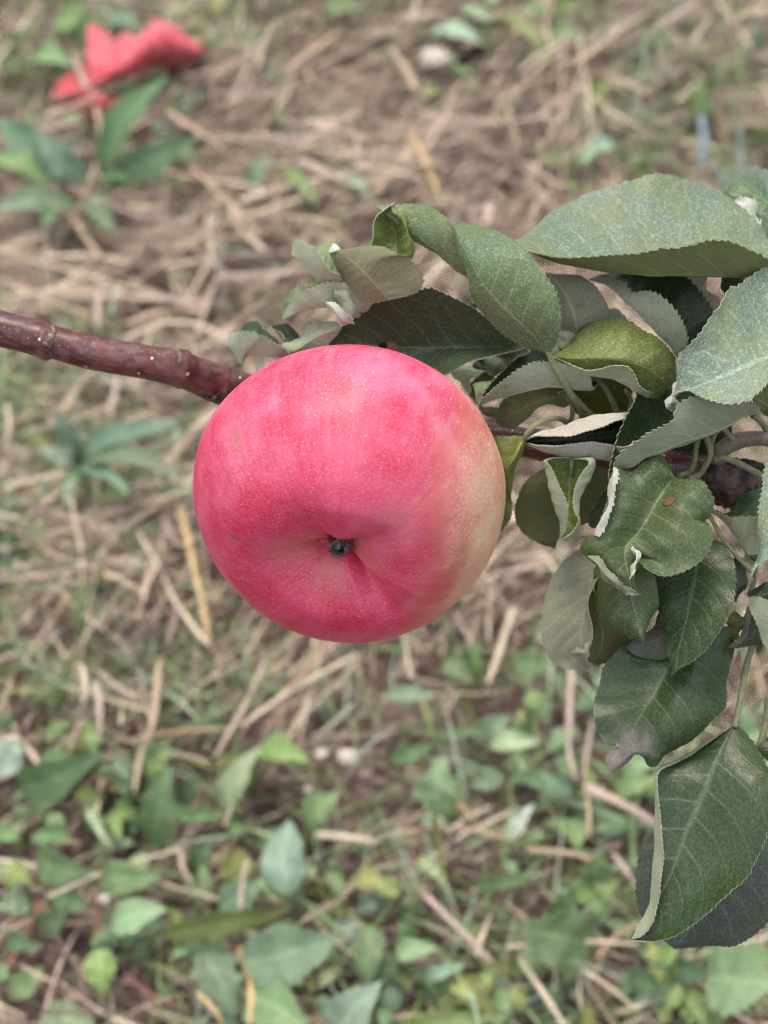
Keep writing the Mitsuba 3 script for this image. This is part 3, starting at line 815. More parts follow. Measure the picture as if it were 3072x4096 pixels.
# 6 rolled leaf, left
leaf('pale', 'u', 'k1', (830, 655, 13), (440, 445, 10), [
    [(770, 592, 5), (735, 572, 4), (680, 520, 3), (640, 475, 3), (600, 435, 3), (560, 400, 4), (520, 375, 6), (470, 368, 8)],
    [(790, 640, 8), (700, 626, 7), (620, 618, 7), (560, 560, 7), (500, 490, 8), (452, 452, 9)],
    [(760, 590, 13), (660, 540, 13), (580, 470, 12), (500, 420, 11)],
    [(775, 560, 16), (748, 440, 17), (720, 392, 18), (690, 385, 18), (620, 386, 17), (570, 400, 15), (530, 405, 12)],
], 1, teeth=26, amp=.0006, M=27, label='small leaf rolled so that a white downy strip of its underside shows')
# 7 arched curled leaf below it, and a thin rolled one in front
leaf('pale', 'u', 'k1', (960, 800, 16), (388, 872, 14), [
    [(960, 740, 9), (860, 665, 7), (740, 640, 6), (660, 648, 6), (600, 666, 7), (540, 690, 8), (490, 720, 9), (445, 770, 11), (405, 835, 13)],
    [(900, 830, 12), (780, 800, 10), (680, 795, 9), (590, 800, 10), (500, 822, 11), (430, 855, 13)],
    [(880, 730, 15), (700, 690, 15), (560, 700, 15), (450, 770, 15)],
    [(830, 640, 18), (760, 626, 19), (700, 618, 19), (620, 624, 19), (560, 652, 18), (500, 664, 17), (450, 700, 16), (400, 755, 15)],
], 1, teeth=28, amp=.00065, M=27, label='arched curled leaf with a downy grey underside and a red brown tip')
leaf('white', 'l', 'k1', (850, 905, 11), (674, 758, 6), [
    [(790, 905, 9), (740, 870, 8), (700, 810, 7)],
    [(800, 880, 5), (750, 840, 4), (705, 785, 4)],
    [(830, 862, 5), (780, 820, 4), (715, 762, 5)],
], 1, teeth=16, amp=.00025, N=80, M=13, label='narrow white rolled leaf edge')
leaf('pale', 'l', 'k1', (900, 850, 14), (728, 670, 6), [
    [(850, 865, 10), (800, 830, 8), (745, 760, 7), (730, 700, 6)],
    [(870, 800, 9), (820, 750, 7), (760, 700, 6)],
    [(890, 800, 10), (840, 740, 8), (790, 690, 7)],
], 1, teeth=14, amp=.0003, N=80, M=13)
# 8 chewed leaf left of the apple's top
leaf('deep', 'u', 'k1', (430, 1120, 15), (28, 965, 18), [
    [(390, 1083, 8), (320, 1038, 7), (270, 1005, 7), (230, 986, 7), (180, 968, 8), (130, 964, 9), (80, 970, 12)],
    [(340, 1130, 10), (230, 1122, 10), (130, 1126, 11), (102, 1182, 12), (62, 1100, 13), (26, 1045, 15)],
    [(370, 1060, 16), (300, 1020, 16), (200, 1010, 17), (110, 1010, 18)],
    [(368, 1068, 19), (345, 1000, 20), (292, 962, 21), (245, 945, 21), (205, 908, 22), (165, 915, 22), (125, 945, 22), (118, 975, 21), (80, 985, 20)],
], 1, teeth=20, amp=.00045, M=27, label='chewed leaf curled beside the top of the apple, its pale underside outwards')
leaf('deep', 'u', 'k1', (385, 1060, 18), (508, 1005, 20), [
    [(375, 985, 18), (322, 922, 19), (360, 916, 20), (400, 914, 20), (450, 938, 20)],
    [(410, 1020, 19), (450, 1000, 19)],
    [(420, 1045, 18), (470, 1035, 18)],
], 1, teeth=12, amp=.00035, N=70, M=13, label='dark torn scrap of leaf beside the top of the apple')
leaf('pale', 'l', 'k1', (400, 1102, 16), (772, 935, 14), [
    [(385, 1050, 16), (450, 1035, 17), (510, 1005, 17), (528, 960, 17), (528, 920, 16), (620, 898, 15), (700, 902, 15), (745, 906, 14)],
    [(480, 1075, 15), (560, 1020, 14), (660, 970, 13), (730, 945, 13)],
    [(520, 1090, 16), (620, 1060, 16), (700, 1010, 15), (750, 970, 14)],
], 1, teeth=24, amp=.0004, label='pale downy leaf underside with a brown base behind the top of the apple')
# 9 big dark leaf lying behind the top of the apple
k9, g9 = leaf('ash', 'u', 'S', (2118, 1384, 13), (1300, 1370, 20), [
    [(2066, 1398, 12), (2003, 1419, 11), (1944, 1437, 10), (1863, 1457, 10), (1795, 1484, 12), (1650, 1520, 20), (1450, 1450, 22)],
    [(1980, 1390, 17), (1880, 1394, 19), (1750, 1392, 21), (1600, 1385, 23), (1450, 1376, 22)],
    [(2092, 1375, 14), (2000, 1322, 12), (1880, 1235, 10), (1800, 1185, 9), (1735, 1154, 8), (1720, 1151, 8), (1653, 1166, 10), (1563, 1199, 12), (1473, 1226, 15), (1412, 1262, 17), (1370, 1311, 19)],
], 1, teeth=36, amp=.0005, N=200, label='large dark leaf lying behind the top of the apple, bitten near its fold')
# 10 pale underside right of leaf 2
leaf('taupe', 'l', 'k2', (1230, 1545, 14), (955, 975, 15), [
    [(1080, 1470, 15), (1020, 1300, 15), (960, 1120, 15)],
    [(1220, 1400, 11), (1150, 1200, 11), (1060, 1060, 12)],
    [(1330, 1460, 14), (1430, 1412, 14), (1508, 1385, 14), (1520, 1310, 13), (1475, 1215, 12), (1400, 1110, 12), (1280, 1030, 12), (1120, 985, 13), (1020, 978, 14)],
], 1, teeth=24, amp=.0002, label='pale olive leaf underside with red brown blotches')
# 11 yellow green drooping leaf with its near margin rolled up
leaf('yellow', 'u', 'S', (2212, 1425, 8), (2690, 1575, 14), [
    [(2250, 1400, 9), (2285, 1372, 10), (2302, 1340, 10), (2345, 1306, 9), (2390, 1288, 8), (2452, 1285, 7), (2510, 1292, 6), (2566, 1328, 6), (2623, 1353, 6), (2666, 1390, 7), (2704, 1433, 9), (2708, 1486, 11), (2704, 1545, 13)],
    [(2290, 1430, 3), (2380, 1430, 0), (2480, 1440, -1), (2580, 1465, 1), (2650, 1520, 6)],
    [(2270, 1478, 6), (2347, 1506, 6), (2442, 1518, 5), (2500, 1540, 5), (2570, 1582, 7), (2630, 1600, 11)],
    [(2265, 1455, 3), (2343, 1488, 1), (2395, 1481, 0), (2452, 1462, -2), (2509, 1464, -2), (2542, 1500, 0), (2568, 1550, 3), (2625, 1585, 9)],
], 1, teeth=30, amp=.00045, M=27, N=180, label='yellow green leaf in the middle of the cluster, its lower margin rolled up')
# 12 dark leaf with a broad grey rolled strip, under the boat-shaped leaf
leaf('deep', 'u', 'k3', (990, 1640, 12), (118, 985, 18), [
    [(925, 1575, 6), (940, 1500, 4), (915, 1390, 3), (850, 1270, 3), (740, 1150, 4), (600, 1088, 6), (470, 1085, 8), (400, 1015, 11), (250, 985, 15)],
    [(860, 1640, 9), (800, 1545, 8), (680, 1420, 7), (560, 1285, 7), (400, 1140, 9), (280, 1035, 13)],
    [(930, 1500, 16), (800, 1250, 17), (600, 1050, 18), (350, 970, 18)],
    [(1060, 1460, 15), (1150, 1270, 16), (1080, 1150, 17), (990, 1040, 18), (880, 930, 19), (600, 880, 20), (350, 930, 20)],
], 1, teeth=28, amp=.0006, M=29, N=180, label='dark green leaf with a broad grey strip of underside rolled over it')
# 13 big pale blue-green leaf at the right edge
leaf('blue', 'u', 'k3', (2000, 1540, -2), (815, 1968, -6), [
    [(1850, 1800, -10), (1626, 1850, -13), (1530, 1930, -14), (1400, 2000, -14), (1270, 2030, -13), (1150, 2008, -12), (1040, 1968, -10), (950, 1925, -8), (880, 1932, -7)],
    [(1626, 1640, -8), (1300, 1775, -10), (1050, 1880, -9), (900, 1930, -7)],
    [(1900, 1150, 2), (1750, 860, 2), (1626, 880, 0), (1500, 960, -3), (1380, 1040, -5), (1290, 1080, -6), (1240, 1160, -7), (1190, 1240, -8), (1140, 1300, -8), (1060, 1450, -9), (960, 1560, -9), (870, 1640, -8), (855, 1750, -7), (862, 1900, -6)],
], 1, teeth=30, amp=.0005, N=180, label='large pale blue green leaf at the right edge with its tip pointing left')
# 14 out-of-focus leaves behind, top right corner
leaf('blue', 'u', 'k3', (1900, 900, 70), (1180, 90, 55), [
    [(1500, 700, 62), (1330, 400, 58), (1230, 220, 56)],
    [(1700, 560, 62), (1450, 260, 58)],
    [(1900, 500, 66), (1780, 200, 62), (1626, 85, 60), (1500, 38, 58), (1400, 28, 57), (1280, 42, 56)],
], 1, teeth=22, amp=.0004, label='blurred pale leaf farthest behind in the top right of the cluster')
leaf('grey', 'u', 'k3', (1700, 420, 30), (1268, 245, 30), [
    [(1560, 440, 28), (1450, 360, 28), (1350, 290, 29)],
    [(1560, 300, 30), (1430, 250, 30)],
    [(1640, 330, 32), (1610, 230, 32), (1540, 150, 32), (1430, 130, 31), (1330, 165, 31)],
], 1, teeth=22, amp=.0004, label='small leaf peeping over the back edge of the boat-shaped leaf')
leaf('white', 'l', 'k3', (1560, 560, 26), (1350, 320, 26), [
    [(1480, 500, 25), (1400, 400, 25)], [(1500, 470, 26), (1430, 370, 26)], [(1530, 470, 27), (1535, 400, 27), (1460, 318, 27), (1400, 312, 26)],
], 1, teeth=8, amp=.0007, N=60, M=13, label='white scalloped rim of a leaf behind the boat-shaped leaf')
# 15 white strips behind the dark leaf
leaf('white', 'l', 'k3', (900, 900, 26), (1240, 1180, 22), [
    [(960, 880, 24), (1120, 940, 23), (1085, 1060, 21), (1150, 1110, 21), (1210, 1140, 21)],
    [(920, 980, 25), (1040, 1080, 23), (1150, 1160, 22)],
    [(900, 990, 27), (1000, 1100, 26), (1120, 1270, 25), (1180, 1260, 24)],
], 1, teeth=18, amp=.0005, N=90, M=13, label='white downy leaf underside behind the dark leaf')
leaf('dark', 'u', 'k3', (1420, 1120, 24), (1245, 940, 26), [
    [(1320, 1160, 25), (1250, 1090, 26), (1240, 1000, 26)], [(1340, 1080, 24), (1290, 1000, 25)], [(1440, 1040, 23), (1400, 960, 24), (1320, 920, 25)],
], 1, teeth=10, amp=.0003, N=60, M=11)
# 16 dark folded leaf with grey downy margin, right of the apple's shoulder
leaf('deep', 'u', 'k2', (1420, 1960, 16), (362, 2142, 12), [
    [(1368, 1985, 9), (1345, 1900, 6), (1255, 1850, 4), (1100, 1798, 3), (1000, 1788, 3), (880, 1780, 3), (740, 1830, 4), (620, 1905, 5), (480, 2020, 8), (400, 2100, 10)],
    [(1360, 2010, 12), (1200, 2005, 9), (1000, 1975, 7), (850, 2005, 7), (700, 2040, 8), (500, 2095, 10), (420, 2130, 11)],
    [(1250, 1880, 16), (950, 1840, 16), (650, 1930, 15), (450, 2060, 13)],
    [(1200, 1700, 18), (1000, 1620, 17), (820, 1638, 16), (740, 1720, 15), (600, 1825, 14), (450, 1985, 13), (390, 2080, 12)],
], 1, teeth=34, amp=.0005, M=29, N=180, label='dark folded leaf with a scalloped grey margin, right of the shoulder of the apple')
# 17, 18 backlit leaves below it
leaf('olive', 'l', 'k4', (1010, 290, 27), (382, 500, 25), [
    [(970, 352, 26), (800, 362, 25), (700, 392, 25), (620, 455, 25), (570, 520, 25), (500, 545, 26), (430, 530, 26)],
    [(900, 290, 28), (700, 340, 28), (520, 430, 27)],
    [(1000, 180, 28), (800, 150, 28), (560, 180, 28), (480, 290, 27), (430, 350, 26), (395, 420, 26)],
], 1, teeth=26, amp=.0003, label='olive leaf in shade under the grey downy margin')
leaf('olive', 'l', 'k4', (1500, 330, 30), (980, 200, 30), [
    [(1450, 420, 31), (1250, 430, 31), (1050, 420, 31), (1000, 300, 30)], [(1350, 290, 29), (1150, 250, 29)], [(1490, 200, 30), (1300, 100, 29), (1100, 80, 29)],
], 1, teeth=20, amp=.0003, bsdf='backlit_leaf', label='yellow green leaf lit from behind in the heart of the cluster')
leaf('pale', 'u', 'k4', (1000, 300, 24), (895, 250, 24), [[(980, 318, 24), (930, 285, 24)], [(960, 285, 24), (930, 265, 24)], [(970, 260, 24), (930, 240, 24)]], 1, teeth=5, amp=.0002, N=30, M=9)
# 19 long horizontal leaf, both margins rolled in, pink-tinged
leaf('pink', 'u', 'k4', (612, 668, 8), (1560, 560, 12), [
    [(720, 592, 1), (850, 592, -1), (1000, 602, -2), (1100, 582, -2), (1260, 542, -2), (1350, 495, -1), (1440, 462, 2), (1520, 480, 8)],
    [(720, 578, 5), (850, 540, 4), (1000, 500, 3), (1200, 450, 3), (1370, 425, 4), (1470, 412, 6), (1540, 450, 10)],
    [(760, 630, 11), (1000, 600, 13), (1250, 570, 14), (1440, 540, 14)],
    [(720, 655, 10), (900, 650, 12), (1150, 640, 13), (1400, 620, 13)],
    [(700, 712, 6), (800, 740, 5), (1000, 770, 4), (1150, 785, 4), (1330, 825, 5), (1480, 760, 9)],
    [(720, 688, 2), (800, 682, 1), (980, 680, 0), (1160, 680, 0), (1350, 705, 1), (1480, 690, 6)],
], 3, teeth=40, amp=.00035, M=37, N=190, label='long horizontal leaf with both margins rolled inwards, the upper strip flushed pink')
# 20 tall dark leaf with a broad scalloped underside
leaf('deep', 'u', 'k5', (1600, 330, 12), (286, 905, 2), [
    [(1480, 230, -3), (1200, 200, -6), (1000, 212, -7), (905, 262, -7), (878, 330, -7), (860, 395, -7), (770, 450, -7), (690, 480, -7), (610, 518, -7), (550, 560, -7), (430, 640, -6), (370, 712, -5), (345, 780, -3), (315, 850, -1)],
    [(1500, 330, 4), (1350, 425, 1), (1100, 525, -1), (900, 590, -2), (720, 662, -2), (620, 692, -2), (480, 790, -2), (380, 800, -1), (320, 850, 0)],
    [(1350, 330, 12), (1000, 420, 12), (700, 540, 10), (480, 680, 7), (350, 820, 3)],
    [(1350, 150, 16), (1000, 110, 14), (860, 150, 12), (790, 140, 10), (750, 75, 9), (680, 38, 8), (620, 55, 7), (578, 95, 6), (520, 230, 4), (430, 380, 3), (365, 520, 2), (320, 680, 2), (296, 800, 2)],
], 1, teeth=36, amp=.0007, M=33, N=220, label='tall dark leaf with a scalloped grey underside folded across it')
leaf('white', 'l', 'k5', (870, 150, 4), (820, 305, 2), [
    [(870, 240, 3), (885, 265, 2), (850, 300, 2)], [(840, 180, 1), (825, 240, 0)], [(882, 62, 4), (840, 130, 3), (800, 195, 2), (790, 290, 1)],
], 1, teeth=8, amp=.0002, N=50, M=11, label='small papery white flap of leaf beside the tip of the pale blue green leaf')
# 21 thin twisted leaf along the apple's right side
leaf('yellow', 'u', 'k4', (612, 640, 6), (408, 1410, 17), [
    [(602, 700, 5), (585, 790, 5), (545, 870, 6), (518, 950, 8), (500, 1060, 10), (505, 1180, 12), (500, 1270, 13), (470, 1330, 15)],
    [(585, 680, 3), (540, 780, 3), (470, 880, 5), (448, 960, 8), (450, 1100, 12), (440, 1250, 14), (420, 1350, 16)],
    [(560, 640, 9), (450, 800, 11), (380, 900, 16), (380, 1200, 20)],
    [(590, 612, 11), (480, 618, 12), (380, 622, 15), (350, 700, 20), (330, 900, 25), (340, 1200, 25), (380, 1350, 21)],
], 1, teeth=20, amp=.0003, M=25, label='thin twisted leaf hanging along the right side of the apple',
     petiole=([(612, 650, 6), (640, 590, 4), (700, 525, 4), (780, 480, 6), (860, 462, 9), (930, 475, 14), (985, 510, 22)], .0007))
# 22 small hanging leaf with both margins rolled
leaf('yellow', 'u', 'k4', (1008, 795, 5), (912, 1478, 3), [
    [(1150, 830, 0), (1110, 900, -2), (1082, 960, -3), (1056, 1060, -4), (1046, 1150, -4), (1052, 1240, -4), (1068, 1310, -2), (1020, 1400, -1)],
    [(1195, 812, 3), (1192, 880, 2), (1170, 970, 1), (1115, 1080, 0), (1090, 1180, 0), (1080, 1300, 0), (1070, 1360, 0), (1020, 1435, 1)],
    [(1060, 880, 6), (1030, 1050, 6), (1010, 1200, 5), (990, 1350, 4)],
    [(1000, 900, 7), (990, 1050, 7), (985, 1200, 6), (960, 1380, 4)],
    [(765, 812, 3), (785, 900, 2), (812, 980, 1), (850, 1090, 0), (882, 1210, 0), (905, 1340, 1), (908, 1430, 2)],
    [(792, 806, 1), (830, 890, -1), (872, 965, -2), (935, 1070, -3), (974, 1180, -3), (966, 1270, -2), (938, 1390, 0)],
], 3, teeth=30, amp=.0004, M=37, N=150, label='small yellow green hanging leaf with white downy margins rolled in on both sides',
     petiole=([(1005, 930, 6), (1008, 830, 5), (1012, 770, 7), (1020, 720, 16)], .0006))
# 23 dark olive leaf behind it
leaf('olive', 'l', 'k4', (1010, 850, 20), (866, 1545, 20), [
    [(1300, 900, 22), (1320, 1100, 22), (1240, 1230, 21), (1040, 1380, 20), (900, 1450, 20)],
    [(1000, 1050, 18), (960, 1250, 18), (900, 1430, 19)],
    [(860, 850, 21), (770, 885, 21), (650, 980, 20), (570, 1120, 19), (546, 1200, 19), (556, 1330, 19), (620, 1420, 19), (720, 1482, 19), (800, 1515, 20)],
], 1, teeth=30, amp=.0003, label='dark olive leaf hanging behind the small rolled leaf')
leaf('dark', 'u', 'k4', (1330, 1010, 14), (1148, 1340, 14), [
    [(1330, 1200, 14), (1250, 1340, 14), (1190, 1370, 14)], [(1270, 1150, 14), (1200, 1290, 14)], [(1280, 1090, 14), (1225, 1160, 14), (1170, 1260, 14)],
], 1, teeth=12, amp=.0003, N=60, M=11)
# 24 large torn and crumpled leaf
k24, g24 = leaf('mid', 'u', 'k5', (850, 880, -1), (565, 1900, -6), [
    [(905, 890, -3), (1000, 897, -6), (1100, 922, -8), (1135, 975, -9), (1188, 1080, -9), (1155, 1180, -8), (1095, 1258, -6), (1150, 1315, -8), (1172, 1395, -9), (1150, 1500, -10), (1085, 1590, -11), (960, 1662, -12), (860, 1697, -12), (740, 1712, -11),
     (640, 1680, -10), (575, 1640, -8), (560, 1560, -5), (535, 1640, -6), (500, 1720, -6), (500, 1800, -6)],
    [(900, 1050, -7), (900, 1250, -9), (800, 1450, -10), (680, 1560, -8), (540, 1560, -5), (480, 1650, -6), (500, 1780, -7)],
    [(815, 920, -1), (760, 1000, -2), (700, 1090, -3), (600, 1275, -4), (520, 1380, -4), (455, 1450, -5), (425, 1520, -6), (440, 1650, -7), (470, 1760, -8)],
    [(700, 800, -3), (560, 950, -5), (450, 1150, -7), (330, 1350, -8), (250, 1480, -8), (330, 1650, -8), (450, 1790, -8)],
    [(780, 760, 2), (700, 690, 1), (600, 755, -1), (470, 835, -3), (400, 795, -4), (345, 790, -5), (310, 870, -5), (300, 1000, -5), (245, 1200, -6), (170, 1375, -7), (85, 1420, -6), (60, 1490, -5), (110, 1560, -5), (190, 1640, -6), (280, 1755, -7), (370, 1828, -8), (480, 1868, -8)],
], 2, teeth=40, amp=.00035, M=37, N=240, wavy=.0006, quilt=.0002, label='large crumpled and torn leaf with a brown dead spot, centre right')
leaf('white', 'l', 'k5', (330, 795, -6), (170, 1378, -8), [
    [(362, 830, -9), (335, 950, -10), (330, 1060, -10), (300, 1150, -10), (262, 1270, -10), (205, 1375, -9)],
    [(345, 850, -9), (318, 1000, -9.5), (290, 1120, -10), (240, 1250, -9.5)],
    [(325, 850, -7), (300, 1000, -7), (255, 1200, -8), (185, 1350, -8)],
], 1, teeth=16, amp=.0005, N=100, M=13, label='white downy rolled margin of the crumpled leaf')
leaf('taupe', 'l', 'k5', (110, 1555, -7), (560, 1890, -10), [
    [(210, 1585, -9), (300, 1680, -10), (370, 1780, -11), (470, 1850, -11)], [(190, 1620, -10), (280, 1725, -11), (370, 1810, -11)], [(180, 1640, -8), (280, 1760, -9), (375, 1838, -9), (470, 1880, -10)],
], 1, teeth=12, amp=.0003, N=70, M=11)
leaf('white', 'l', 'k5', (495, 1475, -7), (470, 1760, -10), [
    [(540, 1530, -9), (540, 1620, -10), (500, 1700, -10)], [(525, 1530, -9.5), (525, 1620, -10.5), (490, 1700, -10)], [(505, 1500, -8), (518, 1620, -9), (480, 1700, -9)],
], 1, teeth=8, amp=.0002, N=50, M=9)
# 25 grey underside, lower left of the cluster
leaf('taupe', 'l', 'k6', (520, 180, 12), (440, 985, 12), [
    [(500, 290, 8), (475, 420, 6), (442, 520, 5), (438, 650, 4), (442, 780, 4), (435, 860, 5), (425, 930, 8)],
    [(465, 350, 9), (410, 560, 9), (380, 760, 9), (390, 900, 10)],
    [(450, 150, 13), (390, 165, 13), (280, 240, 12), (200, 340, 11), (150, 480, 10), (125, 620, 10), (118, 780, 10), (160, 890, 10), (220, 950, 11), (300, 982, 11), (380, 982, 12)],
], 1, teeth=34, amp=.00025, N=170, label='grey green leaf underside with slanting veins, lower left of the cluster')
leaf('taupe', 'l', 'k6', (440, 790, 3), (310, 862, 4), [[(440, 860, 3), (410, 895, 3), (355, 903, 4)], [(420, 850, 2), (370, 870, 2)], [(420, 820, 3), (370, 845, 4)]], 1, teeth=6, amp=.0002, N=40, M=11)
# 26 dark leaf behind
leaf('olive', 'l', 'k6', (460, 440, 17), (430, 930, 17), [
    [(500, 500, 18), (600, 640, 18), (700, 770, 18), (640, 860, 18), (580, 925, 18), (500, 930, 18)], [(500, 600, 16), (530, 780, 16), (490, 900, 17)], [(430, 520, 17), (420, 700, 17), (420, 860, 17)],
], 1, teeth=24, amp=.0003, label='dark olive leaf beside the grey underside, lower left')
# 27 hanging leaf under the crumpled one
leaf('mid', 'u', 'k6', (650, 210, 7), (805, 808, -2), [
    [(780, 260, 4), (860, 320, 3), (892, 430, 2), (916, 540, 1), (902, 592, 1), (850, 652, 0), (818, 720, -1), (812, 780, -2)],
    [(690, 320, 2), (725, 480, 0), (765, 640, -2), (795, 760, -3)],
    [(560, 230, 8), (490, 300, 8), (470, 400, 8), (480, 500, 7), (520, 610, 6), (560, 672, 5), (640, 722, 3), (720, 772, 1), (780, 802, -1)],
], 1, teeth=28, amp=.0003, label='hanging mid green leaf with a blunt curled tip below the crumpled leaf')
# 28 glossy leaf with a sharp tip
leaf('dark', 'u', 'k6', (1200, 90, 8), (1002, 1030, -3), [
    [(1330, 120, 5), (1400, 220, 2), (1432, 310, -1), (1420, 500, -4), (1380, 640, -6), (1320, 742, -7), (1240, 840, -7), (1140, 920, -6), (1050, 985, -4)],
    [(1180, 250, 3), (1150, 420, 1), (1105, 640, -1), (1050, 860, -2), (1015, 980, -3)],
    [(1000, 180, 10), (900, 280, 9), (872, 350, 9), (890, 450, 7), (912, 560, 5), (932, 700, 3), (962, 830, 1), (998, 920, -1), (1008, 985, -2)],
], 1, teeth=30, amp=.0003, N=170, label='smooth green leaf with a sharp downward tip, lower right of the brown spot')
# 29 big glossy leaf with a chewed end
leaf('withered', 'u', 'k6', (1180, 660, 12), (572, 1692, 3), [
    [(1330, 690, 12), (1410, 720, 11), (1432, 830, 10), (1412, 960, 8), (1372, 1130, 6), (1352, 1240, 4), (1280, 1312, 2), (1150, 1450, 1), (1050, 1522, 1), (960, 1585, 1), (890, 1652, 1), (832, 1640, 2), (800, 1562, 3), (760, 1548, 3), (700, 1608, 3), (620, 1665, 3)],
    [(1130, 1000, 3), (1040, 1200, 0), (940, 1400, -1), (800, 1520, 1), (690, 1580, 2)],
    [(1080, 800, 10), (980, 960, 7), (900, 1130, 5), (800, 1285, 4), (715, 1425, 4), (650, 1530, 4), (610, 1610, 3)],
    [(960, 780, 12), (700, 800, 12), (620, 880, 11), (545, 962, 10), (510, 1100, 8), (476, 1220, 7), (476, 1330, 6), (512, 1432, 6), (570, 1502, 5), (632, 1500, 4), (590, 1540, 4), (556, 1600, 3), (562, 1660, 3)],
], 2, teeth=34, amp=.0002, N=200, M=29, wavy=.0008, label='broad glossy leaf with a withered, chewed end, low in the cluster')
# 30 dusky bit between
leaf('duskgrey', 'l', 'k6', (985, 640, 8), (690, 835, 9), [
    [(1000, 830, 7), (985, 880, 7), (900, 922, 7), (800, 905, 8), (730, 870, 8)], [(940, 760, 6), (820, 810, 7)], [(930, 600, 9), (870, 690, 9), (800, 765, 9), (720, 810, 9)],
], 1, teeth=14, amp=.0002, N=90, M=15, label='dusky grey leaf underside between two hanging leaves')
# 31 long glossy leaf, lower right
leaf('dark', 'u', 'k7', (1242, 5, 8), (278, 2003, -6), [
    [(1300, 30, 8), (1420, 165, 5), (1500, 300, 2), (1580, 440, -2), (1640, 640, -7), (1640, 820, -10), (1560, 1000, -12), (1480, 1180, -13), (1345, 1400, -14), (1180, 1565, -14), (1000, 1755, -13), (760, 1935, -11), (540, 2012, -9), (400, 2012, -7)],
    [(1380, 500, -2), (1280, 800, -5), (1100, 1150, -6), (850, 1560, -7), (620, 1850, -7), (420, 1985, -6)],
    [(1130, 240, 4), (950, 680, 1), (800, 1010, -1), (680, 1350, -3), (560, 1600, -4), (400, 1880, -6)],
    [(1130, 75, 9), (900, 215, 8), (720, 315, 7), (560, 405, 5), (536, 470, 4), (526, 700, 2), (500, 1000, 0), (482, 1400, -3), (470, 1650, -4), (425, 1755, -5), (330, 1900, -6)],
    [(1130, 80, 8), (900, 222, 6), (722, 325, 4), (568, 412, 2), (548, 480, 0), (556, 720, -3), (558, 1000, -5), (562, 1400, -7), (550, 1650, -8), (490, 1840, -8), (380, 1965, -7)],
], 2, teeth=50, amp=.00045, N=300, M=33, quilt=.0001, label='long glossy dark leaf at the lower right with a pale rolled left margin',
     petiole=([(1252, 20, 7), (1300, -200, 10), (1350, -480, 14), (1420, -760, 18), (1500, -1000, 24)], .00085))
# 32 dusky leaf behind it
leaf('duskgrey', 'u', 'k7', (1300, 880, 14), (690, 2085, 12), [
    [(1620, 1100, 13), (1680, 1500, 12), (1565, 1830, 11), (1400, 1962, 11), (1230, 2040, 11), (1100, 2042, 12), (900, 2065, 12)],
    [(1150, 1250, 10), (1000, 1600, 9), (800, 1950, 11)],
    [(900, 950, 15), (640, 930, 15), (500, 1012, 14), (400, 1130, 13), (360, 1300, 13), (345, 1500, 12), (358, 1680, 12), (400, 1800, 12), (560, 1960, 12)],
], 1, teeth=34, amp=.0004, N=180, label='dull grey green leaf half hidden behind the long glossy leaf')
leaf('dark', 'u', 'k7', (1800, 20, 12), (1470, 235, 12), [[(1750, 420, 11), (1620, 360, 11), (1530, 300, 11)], [(1700, 220, 11), (1580, 230, 11)], [(1700, 60, 12), (1580, 110, 12), (1500, 180, 12)]], 1, teeth=12, amp=.0003, N=60, M=13,
     label='dark leaf at the right edge above the long glossy leaf')
# 34 folded leaf at the right edge
leaf('duskgrey', 'u', 'k6', (1600, 470, 12), (1383, 836, 8), [
    [(1700, 560, 14), (1680, 800, 13), (1640, 815, 13), (1560, 825, 12), (1480, 835, 10)], [(1600, 620, 12), (1560, 740, 11), (1460, 815, 9)], [(1525, 520, 9), (1500, 680, 8), (1460, 760, 8), (1410, 815, 8)],
    [(1560, 540, 7), (1545, 650, 6), (1500, 760, 6), (1430, 828, 7)],
], 1, teeth=18, amp=.0003, N=90, M=21, label='dusky folded leaf with a pale strip, right edge below the spur')
leaf('pale', 'l', 'k6', (1760, 900, 4), (1528, 490, 8), [
    [(1680, 860, 4), (1620, 780, 4), (1575, 640, 5), (1540, 560, 7)], [(1700, 700, 3), (1620, 560, 5)], [(1800, 560, 4), (1700, 520, 5), (1600, 498, 6)],
], 1, teeth=18, amp=.0003, N=80, M=15, label='pale underside at the right edge below the spur')
leaf('deep', 'u', 'k6', (1760, 470, 10), (1520, 492, 11), [[(1700, 540, 10), (1600, 515, 10)], [(1650, 470, 10), (1580, 480, 10)], [(1720, 400, 11), (1620, 412, 11), (1560, 440, 11)]], 1, teeth=12, amp=.0004, N=50, M=11)
leaf('olive', 'l', 'k6', (1420, 590, 16), (1445, 790, 16), [[(1500, 640, 16), (1480, 720, 16)], [(1450, 660, 15), (1450, 740, 15)], [(1390, 640, 16), (1395, 740, 16)]], 1, teeth=8, amp=.0003, N=50, M=11)
leaf('deep', 'u', 'k6', (1430, 220, 14), (1440, 530, 14), [[(1500, 260, 14), (1510, 380, 14), (1470, 480, 14)], [(1450, 330, 13), (1445, 450, 13)], [(1390, 300, 14), (1400, 450, 14)]], 1, teeth=10, amp=.0003, N=50, M=11)
# 35 pale blue-green leaf at the right edge, hanging
leaf('blue', 'u', 'k5', (1930, 500, -4), (1508, 1738, -11), [
    [(2000, 800, -6), (1980, 1200, -8), (1800, 1500, -11), (1665, 1570, -12), (1565, 1655, -12)], [(1850, 900, -9), (1750, 1200, -11), (1620, 1550, -12)],
    [(1780, 600, -4), (1660, 740, -6), (1622, 870, -7), (1615, 1000, -8), (1600, 1200, -9), (1590, 1400, -10), (1568, 1560, -10), (1525, 1680, -11)],
], 1, teeth=30, amp=.0005, label='pale blue green hanging leaf cut by the right edge, a bead of water at its tip')
